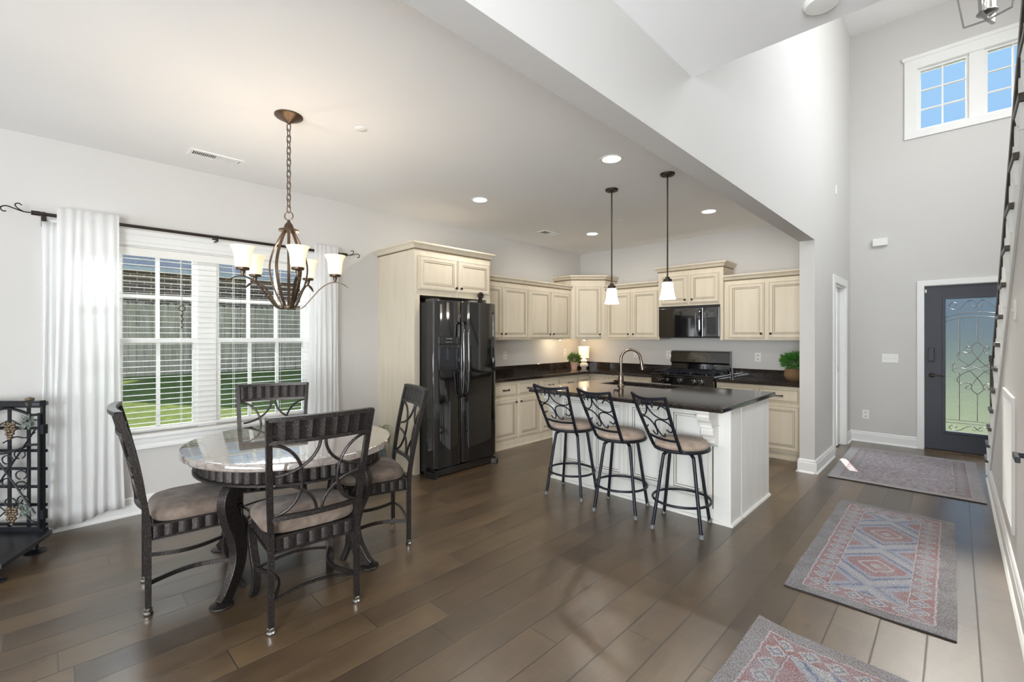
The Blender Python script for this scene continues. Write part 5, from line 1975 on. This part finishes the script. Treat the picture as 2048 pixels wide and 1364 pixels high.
# table lamp
t = thing('table_lamp', 'small white ribbed ceramic table lamp glowing in the kitchen corner', 'lamp', (-4.37, 6.17, ZC))
b = MB()
N, prof = 32, [(0.038, 0.0), (0.040, 0.008), (0.034, 0.014), (0.058, 0.030), (0.068, 0.055), (0.060, 0.082), (0.036, 0.096), (0.046, 0.108), (0.050, 0.125), (0.040, 0.142), (0.020, 0.150), (0.016, 0.175)]
vs, fs = [], []
for r_, z in prof:
    for i in range(64):
        a = 2 * PI * i / 64
        k = 1 + (0.05 if 0.015 < z < 0.145 else 0) * math.sin(16 * a)
        vs.append((r_ * k * math.cos(a), r_ * k * math.sin(a), z))
for j in range(len(prof) - 1):
    for i in range(64):
        fs.append((j * 64 + i, j * 64 + (i + 1) % 64, (j + 1) * 64 + (i + 1) % 64, (j + 1) * 64 + i))
b.add(vs, fs, 0, True)
part('lamp_base', b, 'ceramic_white', t)
part('lamp_shade', MB().lathe([(0.080, 0.175), (0.092, 0.36), (0.090, 0.36), (0.078, 0.175)], (0, 0, 0), 32, caps=False), 'lampshade_glow', t)
light('table_lamp_light', 'POINT', (-4.37, 6.17, ZC + 0.28), 2.4, (1, 0.78, 0.50), radius=0.04)
# under-cabinet puck lights
for x, y, lab in ((-4.43, 5.62, 'small round puck light under the wall cabinet left of the corner'), (-4.22, 5.98, 'small round puck light under the diagonal corner cabinet')):
    t = thing('puck_light', lab, 'puck light', (x, y, 1.365))
    part('housing', MB().lathe([(0.036, 0), (0.036, -0.012), (0.028, -0.014)], (0, 0, 0), 20), 'brushed_steel', t)
    part('lens', MB().lathe([(0.026, -0.0145), (0.001, -0.015)], (0, 0, 0), 20), 'lamp_disc', t)
    light('puck_lamp', 'POINT', (x, y, 1.34), 2.6, (1, 0.80, 0.54), radius=0.02)

def leaf_blob(b, c, rad, n, size, seed, squash=0.8, lift=0.0):
    rnd = random.Random(seed)
    for _ in range(n):
        while True:
            p = Vector((rnd.uniform(-1, 1), rnd.uniform(-1, 1), rnd.uniform(-0.75, 1)))
            if 0.25 < p.length <= 1:
                break
        k = 0.45 + 0.55 * rnd.random()
        q = Vector((p.x * rad, p.y * rad, p.z * rad * squash)) * k ** 0.3
        d = (p + Vector((0, 0, 0.35))).normalized()
        side = d.cross(Vector((rnd.uniform(-1, 1), rnd.uniform(-1, 1), rnd.uniform(-1, 1)))).normalized()
        up = d.cross(side)
        L, W = size * rnd.uniform(0.7, 1.3), size * 0.30
        o = Vector(c) + q
        vs = [o, o + d * L * 0.45 + side * W, o + d * L, o + d * L * 0.45 - side * W, o + d * L * 0.5 + up * W * 0.35]
        b.add([tuple(v) for v in vs], [(0, 1, 4), (1, 2, 4), (2, 3, 4), (3, 0, 4)], 0, True)
# plant pot by the lamp
t = thing('potted_plant', 'small bushy green plant in a pale clay pot beside the table lamp', 'potted plant', (-4.42, 5.97, ZC))
part('pot', MB().lathe([(0.046, 0), (0.062, 0.10), (0.066, 0.10), (0.066, 0.114), (0.058, 0.114), (0.056, 0.10), (0.001, 0.098)], (0, 0, 0), 28), 'terracotta', t)
b = MB()
leaf_blob(b, (0, 0, 0.175), 0.10, 420, 0.034, 4, 0.75)
for k in range(14):
    a = k * 0.9
    b.tube([(0, 0, 0.09), (0.06 * math.cos(a), 0.06 * math.sin(a), 0.19)], 0.0018, 4)
part('foliage', b, 'leaf_green', t)
t = thing('watering_can', 'tiny white watering can tucked behind the clay pot, its spout pointing at the lamp', 'watering can', (-4.50, 6.09, ZC))
part('can_body', MB().lathe([(0.040, 0), (0.040, 0.075), (0.034, 0.082), (0.001, 0.082)], (0, 0, 0), 24), 'ceramic_white', t)
part('spout', MB().tube([(0.035, 0.0, 0.018), (0.085, -0.012, 0.055), (0.10, -0.015, 0.085)], 0.006, 8), 'ceramic_white', t)
part('handle', MB().tube(smooth_path([(-0.035, 0, 0.07), (-0.065, 0, 0.075), (-0.07, 0, 0.04), (-0.038, 0, 0.02)]), 0.004, 8), 'ceramic_white', t)
t = thing('basket_plant', 'leafy bright green plant in a round woven basket on the right-hand counter', 'potted plant', (-1.355, 6.12, ZC))
part('basket', MB().lathe([(0.055, 0), (0.085, 0.02), (0.104, 0.06), (0.106, 0.09), (0.094, 0.135), (0.084, 0.15), (0.076, 0.15), (0.080, 0.13), (0.001, 0.12)], (0, 0, 0), 36), 'basket_weave', t)
b = MB()
leaf_blob(b, (0, 0, 0.235), 0.145, 620, 0.036, 9, 0.72)
for k in range(16):
    a = k * 0.83
    b.tube([(0, 0, 0.12), (0.08 * math.cos(a), 0.08 * math.sin(a), 0.26)], 0.002, 4)
part('foliage', b, 'leaf_bright', t)

# floor plant behind the table
t = thing('potted_spider_plant', 'arching grassy plant in a blue-grey glazed pot on the floor by the refrigerator cabinet', 'potted plant', (-4.37, 2.42, 0))
part('pot', MB().lathe([(0.075, 0), (0.10, 0.06), (0.115, 0.14), (0.105, 0.21), (0.095, 0.235), (0.102, 0.245), (0.094, 0.25), (0.086, 0.225), (0.001, 0.22)], (0, 0, 0), 32), 'blue_ceramic', t)
part('soil', MB().lathe([(0.084, 0.224), (0.001, 0.232)], (0, 0, 0), 20, caps=False), 'soil', t)
b = MB()
rnd = random.Random(5)
for k in range(70):
    a = rnd.uniform(0, 2 * PI)
    L = rnd.uniform(0.10, 0.20)
    h = rnd.uniform(0.12, 0.27)
    dx, dy = math.cos(a), math.sin(a)
    pts = [(dx * L * s_ , dy * L * s_, 0.225 + h * (1 - (1 - s_ * 1.25) ** 2) * (1 if s_ < 0.8 else 1) ) for s_ in [i / 9 for i in range(10)]]
    pts = [(min(p[0], 0.3), p[1], p[2] - (0.10 * max(0, i / 9 - 0.6))) for i, p in enumerate(pts)]
    pts = [(max(p[0], -0.24), min(p[1], 0.17), p[2]) for p in pts]
    b.bar(pts, 0.008, 0.0012, up=(0, 0, 1), scales=[0.6, 0.9, 1, 1, 1, 0.9, 0.8, 0.6, 0.4, 0.15])
part('foliage', b, 'leaf_grass', t)

# ================================================================= RUGS
def rug(name, cx, cy, hx, hy, mat, label, rotz=0.0, seed=1, curl=0.0):
    b = MB()
    nx, ny = 20, 40
    rnd = random.Random(seed)
    ph = [rnd.uniform(0, 6) for _ in range(4)]
    top, bot = [], []
    for j in range(ny + 1):
        for i in range(nx + 1):
            u, v = 2 * i / nx - 1, 2 * j / ny - 1
            x, y = u * hx, v * hy
            if abs(u) == 1:
                x += 0.002 * math.sin(7 * v + ph[0]) * u
            if abs(v) == 1:
                y += 0.002 * math.sin(5 * u + ph[1]) * v
            h = 0.009 + 0.0015 * math.sin(9 * v + ph[2]) * math.sin(6 * u + ph[3])
            c = curl * max(0, (1 - math.hypot(u + 1, v - 1) / 0.45)) ** 1.5 if curl else 0
            top.append((x, y, h + c))
            bot.append((x, y, 0.001 + c))
    m = nx + 1
    n = len(top)
    fs, fe = [], []
    for j in range(ny):
        for i in range(nx):
            p = j * m + i
            fs.append((p, p + 1, p + m + 1, p + m))
            fe.append((n + p, n + p + 1, n + p + m + 1, n + p + m))
    b.add(top + bot, fs, 0, True)
    for j in range(ny):
        for i in (0, nx):
            p = j * m + i
            fe.append((p, p + m, n + p + m, n + p))
    for i in range(nx):
        for j in (0, ny):
            p = j * m + i
            fe.append((p, p + 1, n + p + 1, n + p))
    b.add(top + bot, fe, 1)
    o = single(name, b, (mat, 'rug_edge'), label, 'rug', (0, 0, 0))
    o.location = (cx, cy, 0)
    o.rotation_euler = (0, 0, rotz)
mk_rug('rug_blue_red', 0.352, 0.93, sr(140, 152, 174), sr(168, 168, 176), sr(140, 78, 80), sr(62, 84, 132), sr(92, 86, 86), sr(172, 168, 166))
mk_rug('rug_near', 0.40, 0.95, sr(158, 164, 172), sr(180, 180, 180), sr(146, 86, 84), sr(74, 92, 128), sr(120, 112, 108), sr(182, 176, 170))
mk_rug('rug_faded', 0.55, 0.84, sr(156, 140, 150), sr(206, 200, 206), sr(128, 86, 96), sr(130, 126, 146), sr(176, 172, 172), sr(172, 168, 166), med=False)
rug('area_rug', -0.352, 3.85, 0.352, 0.93, 'rug_blue_red', 'blue and red patterned runner rug in the middle of the hallway', R(0.3), 2)
rug('area_rug', -0.335, 1.51, 0.395, 0.95, 'rug_near', 'red and blue patterned rug closest to the camera with a curled corner', R(-2.0), 3, curl=0.02)
rug('area_rug', -0.385, 6.35, 0.555, 0.85, 'rug_faded', 'faded grey and purple rug just inside the front door', R(1.0), 4)

# ================================================================= STAIRS
RISE, RUN, Y0S = 0.195, 0.278, 6.77
stair = thing('staircase', 'staircase rising along the right wall with dark treads, white brackets and dark handrail', 'staircase', (0.8, 6.77, 0))
tread_root, riser_mb = [], MB()
for n in range(1, 15):
    yn = Y0S - (n - 1) * RUN          # nosing
    z = RISE * n
    b = MB()
    b.prism([(yn, z - 0.028), (yn + 0.012, z - 0.014), (yn, z), (yn - RUN - 0.02, z), (yn - RUN - 0.02, z - 0.028)], 0, 0.205, 1.445)
    tr = part('tread', b, 'dark_wood', stair, world=True, bevel=0.004)
    b = MB()
    # scroll bracket under the tread end
    yb = yn - 0.025
    b.prism([(yb, z - 0.03), (yb - 0.01, z - 0.05), (yb - 0.04, z - 0.06), (yb - 0.06, z - 0.085), (yb - 0.10, z - 0.09), (yb - 0.14, z - 0.12), (yb - 0.19, z - 0.125), (yb - 0.21, z - 0.155), (yb - 0.23, z - 0.16), (yb - 0.23, z - 0.03)], 0, 0.212, 0.240)
    part('bracket', b, 'trim_white', tr, world=True, bevel=0.003)
    riser_mb.box(0.242, 1.445, yn - 0.045, yn - 0.03, z - RISE, z - 0.028)
part('risers', riser_mb, 'trim_white', stair, world=True)
zr = lambda y: RISE + (Y0S - y) * RISE / RUN
b = MB()
for n in range(1, 14):
    yn = Y0S - (n - 1) * RUN
    for q in (0.07, 0.20):
        y = yn - q
        if y < 3.2:
            continue
        b.box(0.268, 0.292, y - 0.012, y + 0.012, RISE * n, zr(y) + 0.86)
part('balusters', b, 'trim_white', stair, world=True)
b = MB()
ys, ye = 6.66, 2.62
b.bar([(0.28, ys, zr(ys) + 0.89), (0.28, ye, zr(ye) + 0.89)], 0.05, 0.06)
part('handrail', b, 'dark_wood', stair, world=True, bevel=0.01)
b = MB()
b.box(0.245, 0.315, 6.62, 6.69, RISE, zr(ys) + 0.88)
b.box(0.238, 0.322, 6.613, 6.697, zr(ys) + 0.88, zr(ys) + 0.95)
part('newel_post', b, 'dark_wood', stair, world=True, bevel=0.004)
b = MB()
# skirt board along the open side
b.prism([(6.66, 0.0), (6.66, 0.13), (2.75, 2.83 + 0.03), (2.75, 2.60), (6.35, 0.08), (6.35, 0.0)], 0, 0.228, 0.2395)
part('skirt_board', b, 'trim_white', stair, world=True)
# return-air grille on the right wall
t = thing('return_air_grille', 'tall white louvred return-air grille low on the right-hand wall', 'vent', (0.24, 4.21, 0.66))
b = MB()
b.M = FWR
v0, v1, w0, w1 = -4.60, -3.84, 0.28, 1.06
b.box(v0, v1, 0, 0.012, w0, w0 + 0.03)
b.box(v0, v1, 0, 0.012, w1 - 0.03, w1)
b.box(v0, v0 + 0.03, 0, 0.012, w0, w1)
b.box(v1 - 0.03, v1, 0, 0.012, w0, w1)
z = w0 + 0.035
while z < w1 - 0.03:
    b.add([(v0 + 0.03, 0.001, z + 0.012), (v1 - 0.03, 0.001, z + 0.012), (v1 - 0.03, 0.010, z), (v0 + 0.03, 0.010, z)], [(0, 1, 2, 3)])
    z += 0.016
part('louvres', b, 'white_metal', t, world=True)
# closet door on the right wall with lever handle
d3 = struct('door_3', MB().box(0.222, 0.2395, 2.02, 2.74, 0.01, 2.03), 'trim_white', bevel=0.002)
b = MB()
b.M = frame_m((0.222, 2.66, 0.945), (0, -1, 0), (-1, 0, 0))
b.box(-0.024, 0.024, 0, 0.008, -0.024, 0.024)
b.tube([(0, 0, 0), (0, 0.056, 0)], 0.010, 10)
b.bar([(-0.01, 0.056, 0), (0.11, 0.056, 0)], 0.014, 0.022)
part('door_handle', b, 'black_iron', d3, bevel=0.002)
b = MB()
b.box(0.218, 0.2395, 1.94, 2.02, 0, 2.12)
b.box(0.218, 0.2395, 2.74, 2.82, 0, 2.12)
b.box(0.218, 0.2395, 1.94, 2.82, 2.04, 2.12)
struct('trim_4', b, 'trim_white', bevel=0.003)

# ================================================================= WINE RACK
fwd = Vector((-math.sin(YAW), math.cos(YAW), 0))
rgt = Vector((math.cos(YAW), math.sin(YAW), 0))
# frame: a = to the right (parallel to the picture), n = towards the camera
RO = Vector((-4.31, -0.013, 0))           # right front corner of the rack
t = thing('wine_rack', 'black iron wine rack with grape clusters and scrollwork door, left of the curtain', 'wine rack', (-4.5, -0.2, 0))
FR = MB().frame((RO.x, RO.y, 0), rgt, -fwd).M
W_ = -0.44
IR = 'rack_iron'
b = MB()
b.M = FR
b.box(-0.018, 0.0, -0.018, 0.0, 0.13, 0.955)
b.box(W_, W_ + 0.018, -0.018, 0.0, 0.13, 0.955)
b.box(W_, 0.0, -0.018, 0.0, 0.94, 0.955)
part('frame', b, IR, t, world=True)
b = MB()
b.M = FR
b.prism([(W_, 0.05), (-0.02, 0.05), (0.018, 0.04), (0.034, 0.012), (0.018, -0.02), (-0.02, -0.035), (W_, -0.035)], 2, 0.957, 0.982)
b.prism([(W_, 0.05), (-0.02, 0.05), (0.018, 0.04), (0.034, 0.012), (0.026, 0.008), (0.012, 0.032), (-0.02, 0.042), (W_, 0.042)], 2, 0.982, 0.992)
part('top_tray', b, IR, t, world=True, bevel=0.003)
b = MB()
b.M = FR @ Matrix.Translation((-0.055, 0.03, 0.978))
b.lathe([(0.022, -0.016), (0.020, -0.008), (0.024, 0.0), (0.016, 0.006), (0.020, 0.014), (0.024, 0.022), (0.022, 0.030), (0.008, 0.036), (0.001, 0.036)], (0, 0, 0), 18)
part('finial', b, 'grape_bronze', t, world=True)
b = MB()
b.M = FR
for a in (-0.127, -0.255, -0.385):
    b.box(a - 0.010, a + 0.010, -0.036, -0.028, 0.14, 0.94)
for c in (0.16, 0.29, 0.41, 0.53, 0.65, 0.80):
    b.box(W_, -0.005, -0.036, -0.028, c - 0.009, c + 0.009)
b.box(W_, 0.0, -0.036, 0.0, 0.125, 0.138)
part('bottle_grid', b, IR, t, world=True)
b = MB()
b.M = FR
b.prism([(0.05, 0.0), (0.215, 0.43), (0.10, 0.52), (-0.30, 0.28), (W_ + 0.02, 0.0), (W_ + 0.02, -0.03), (0.03, -0.036)], 2, 0.095, 0.125)
part('base_tray', b, IR, t, world=True, bevel=0.004)
for fx_, fy_ in ((-0.03, 0.02), (0.12, 0.40), (-0.30, 0.10)):
    b = MB()
    b.M = FR
    b.lathe([(0.055, 0.0), (0.058, 0.004), (0.05, 0.010), (0.018, 0.02), (0.014, 0.095)], (fx_, fy_, 0), 22)
    part('foot', b, IR, t, world=True)
# door with arched top, crossing rods, scrolls
b = MB()
b.M = FR
df = 0.012
def rp(pts, r_=0.0065):
    b.tube(smooth_path([(a, df, c) for a, c in pts], 5), r_, 7)
rp([(-0.012, 0.90), (-0.06, 0.895), (-0.12, 0.915), (-0.19, 0.935), (-0.25, 0.935), (-0.32, 0.915), (-0.38, 0.895), (-0.43, 0.90)], 0.009)
b.box(-0.018, -0.004, df - 0.006, df + 0.006, 0.145, 0.90)
b.box(-0.438, -0.424, df - 0.006, df + 0.006, 0.14, 0.90)
b.box(-0.438, -0.004, df - 0.006, df + 0.006, 0.145, 0.158)
b.tube([(-0.03, df + 0.008, 0.80), (-0.42, df + 0.008, 0.22)], 0.0055, 7)
b.tube([(-0.03, df + 0.008, 0.25), (-0.42, df + 0.008, 0.80)], 0.0055, 7)
rp([(-0.01, 0.70), (-0.08, 0.695), (-0.16, 0.665), (-0.26, 0.64), (-0.34, 0.66), (-0.425, 0.69)], 0.008)
for (ca, cc) in ((-0.14, 0.635), (-0.13, 0.50), (-0.13, 0.43), (-0.12, 0.335), (-0.20, 0.32), (-0.22, 0.60), (-0.22, 0.45), (-0.36, 0.62), (-0.38, 0.48), (-0.38, 0.36)):
    b.tube([(ca + (0.036 + 0.0) * math.cos(R(x)), df, cc + 0.028 * math.sin(R(x))) for x in range(-60, 270, 20)], 0.0042, 6)
rp([(-0.10, 0.52), (-0.085, 0.55), (-0.085, 0.49), (-0.09, 0.45), (-0.13, 0.41)], 0.0042)
rp([(-0.12, 0.335), (-0.16, 0.28), (-0.22, 0.26), (-0.28, 0.30)], 0.0042)
rp([(-0.02, 0.86), (-0.08, 0.865), (-0.13, 0.83), (-0.20, 0.86), (-0.27, 0.83)], 0.0042)
rp([(-0.04, 0.78), (-0.10, 0.745), (-0.17, 0.75), (-0.25, 0.71)], 0.0042)
rp([(-0.02, 0.19), (-0.08, 0.21), (-0.12, 0.30), (-0.07, 0.33)], 0.0042)
rp([(-0.15, 0.30), (-0.22, 0.27), (-0.30, 0.20)], 0.0042)
dw = part('rack_door', b, IR, t, world=True)
for ca, cc, sd in ((-0.185, 0.84, 1), (-0.175, 0.285, 2), (-0.36, 0.84, 3)):
    b = MB()
    b.M = FR
    rnd = random.Random(sd)
    for row, cnt in enumerate((4, 4, 4, 3, 3, 2, 1)):
        for k in range(cnt):
            b.sphere((ca + (k - (cnt - 1) / 2) * 0.019 + rnd.uniform(-0.003, 0.003), df + 0.012 + rnd.uniform(0, 0.008), cc - row * 0.0165 + rnd.uniform(-0.003, 0.003)), 0.0105, 9, 7)
    part('grape_cluster', b, 'grape_bronze', dw, world=True)
for ca, cc, sd in ((-0.075, 0.85, 5), (-0.085, 0.28, 6), (-0.40, 0.30, 7)):
    b = MB()
    b.M = FR
    rnd = random.Random(sd)
    for k in range(26):
        a = rnd.uniform(0, 2 * PI)
        r0, r1 = rnd.uniform(0, 0.02), rnd.uniform(0.03, 0.062)
        z0 = df + rnd.uniform(0.008, 0.025)
        p0 = Vector((ca + r0 * math.cos(a), z0, cc + r0 * math.sin(a)))
        p1 = Vector((ca + r1 * math.cos(a), z0 + rnd.uniform(-0.01, 0.01), cc + r1 * math.sin(a)))
        s_ = Vector((-math.sin(a), 0, math.cos(a))) * 0.013
        m_ = (p0 + p1) / 2
        b.add([tuple(p0), tuple(m_ + s_), tuple(p1), tuple(m_ - s_), tuple(m_ + Vector((0, 0.005, 0)))], [(0, 1, 4), (1, 2, 4), (2, 3, 4), (3, 0, 4), (0, 1, 2, 3)])
    part('vine_leaves', b, 'leaf_verdigris', dw, world=True)
for c in (0.80, 0.24):
    b = MB()
    b.M = FR
    b.box(-0.01, 0.02, -0.012, 0.016, c - 0.03, c + 0.03)
    part('hinge', b, IR, t, world=True)

# ================================================================= OUTSIDE
b = MB()
vs = [(-4.84, -30, -0.25), (-4.84, 8.4, -0.25), (-4.84, 40, -0.25), (-14, -30, 0.46), (-14, 8.4, 0.46), (-14, 40, 0.46), (-45, -30, 0.6), (-45, 8.4, 0.6), (-45, 40, 0.6)]
b.add(vs, [(0, 1, 4, 3), (1, 2, 5, 4), (3, 4, 7, 6), (4, 5, 8, 7)])
tag(finish('lawn_side', b, 'grass'), 'green side lawn rising to the wooden fence outside the dining window', 'lawn', kind='stuff')
b = MB()
b.box(-4.7, 30, 9.6, 45, -0.3, -0.12)
b.box(-1.6, 2.5, 7.83, 9.6, -0.2, -0.03)
tag(finish('lawn_front', b, 'lawn_pale'), 'green front lawn blurred through the front door glass', 'lawn', kind='stuff')
# fence
t = thing('wooden_fence', 'weathered grey dog-ear wooden fence across the side lawn outside the dining window', 'fence', (-14.0, 3.0, 0.45))
b = MB()
rnd = random.Random(3)
y = -3.5
while y < 11:
    wdt = 0.143
    h = 2.225 + rnd.uniform(-0.015, 0.015)
    x = -14.0 + rnd.uniform(-0.006, 0.006)
    b.prism([(y, 0.40), (y, h - 0.05), (y + 0.035, h), (y + wdt - 0.035, h), (y + wdt, h - 0.05), (y + wdt, 0.40)], 0, x, x + 0.018)
    y += 0.152
b2 = b
part('pickets', b2, 'fence_wood', t, world=True)
b = MB()
for z in (0.75, 1.35, 1.95):
    b.box(-14.05, -14.01, -3.5, 11, z, z + 0.09)
part('rails', b, 'fence_wood', t, world=True)
# neighbour house
t = thing('neighbour_house', 'dark red-brown brick house with grey shingled roof beyond the fence', 'house', (-20, 4, 0.5))
b = MB()
b.box(-24, -18, -6, 14, 0.4, 3.42)
part('brick_walls', b, 'brick_wall', t, world=True)
b = MB()
b.box(-18.0, -17.45, -6.5, 14.5, 3.42, 3.46)
b.box(-17.47, -17.43, -6.5, 14.5, 3.40, 3.50)
part('eave', b, 'fascia', t, world=True)
b = MB()
b.prism([(-17.42, 3.50), (-22.0, 6.1), (-26.5, 3.5)], 1, -6.6, 14.6)
part('roof', b, 'roof_shingle', t, world=True)
b = MB()
b.box(-18.0, -10.6, 8.6, 14, 0.2, 5.6)  # unseen block added to cast shade on the far side lawn
b.prism([(-18.2, 5.6), (-14.3, 8.8), (-10.4, 5.6)], 1, 8.4, 14.2)
part('unseen_shade_block', b, 'brick_wall', t, world=True)
# house across the street
t = thing('street_house', 'pale blue-grey house dimly seen through the front door glass', 'house', (1, 34, 0))
part('siding_walls', MB().box(-14, 16, 34, 42, -0.2, 4.2), 'siding', t, world=True)
part('roof', MB().prism([(33.4, 4.2), (38, 7.0), (42.6, 4.2)], 0, -14.6, 16.6), 'roof_shingle', t, world=True)
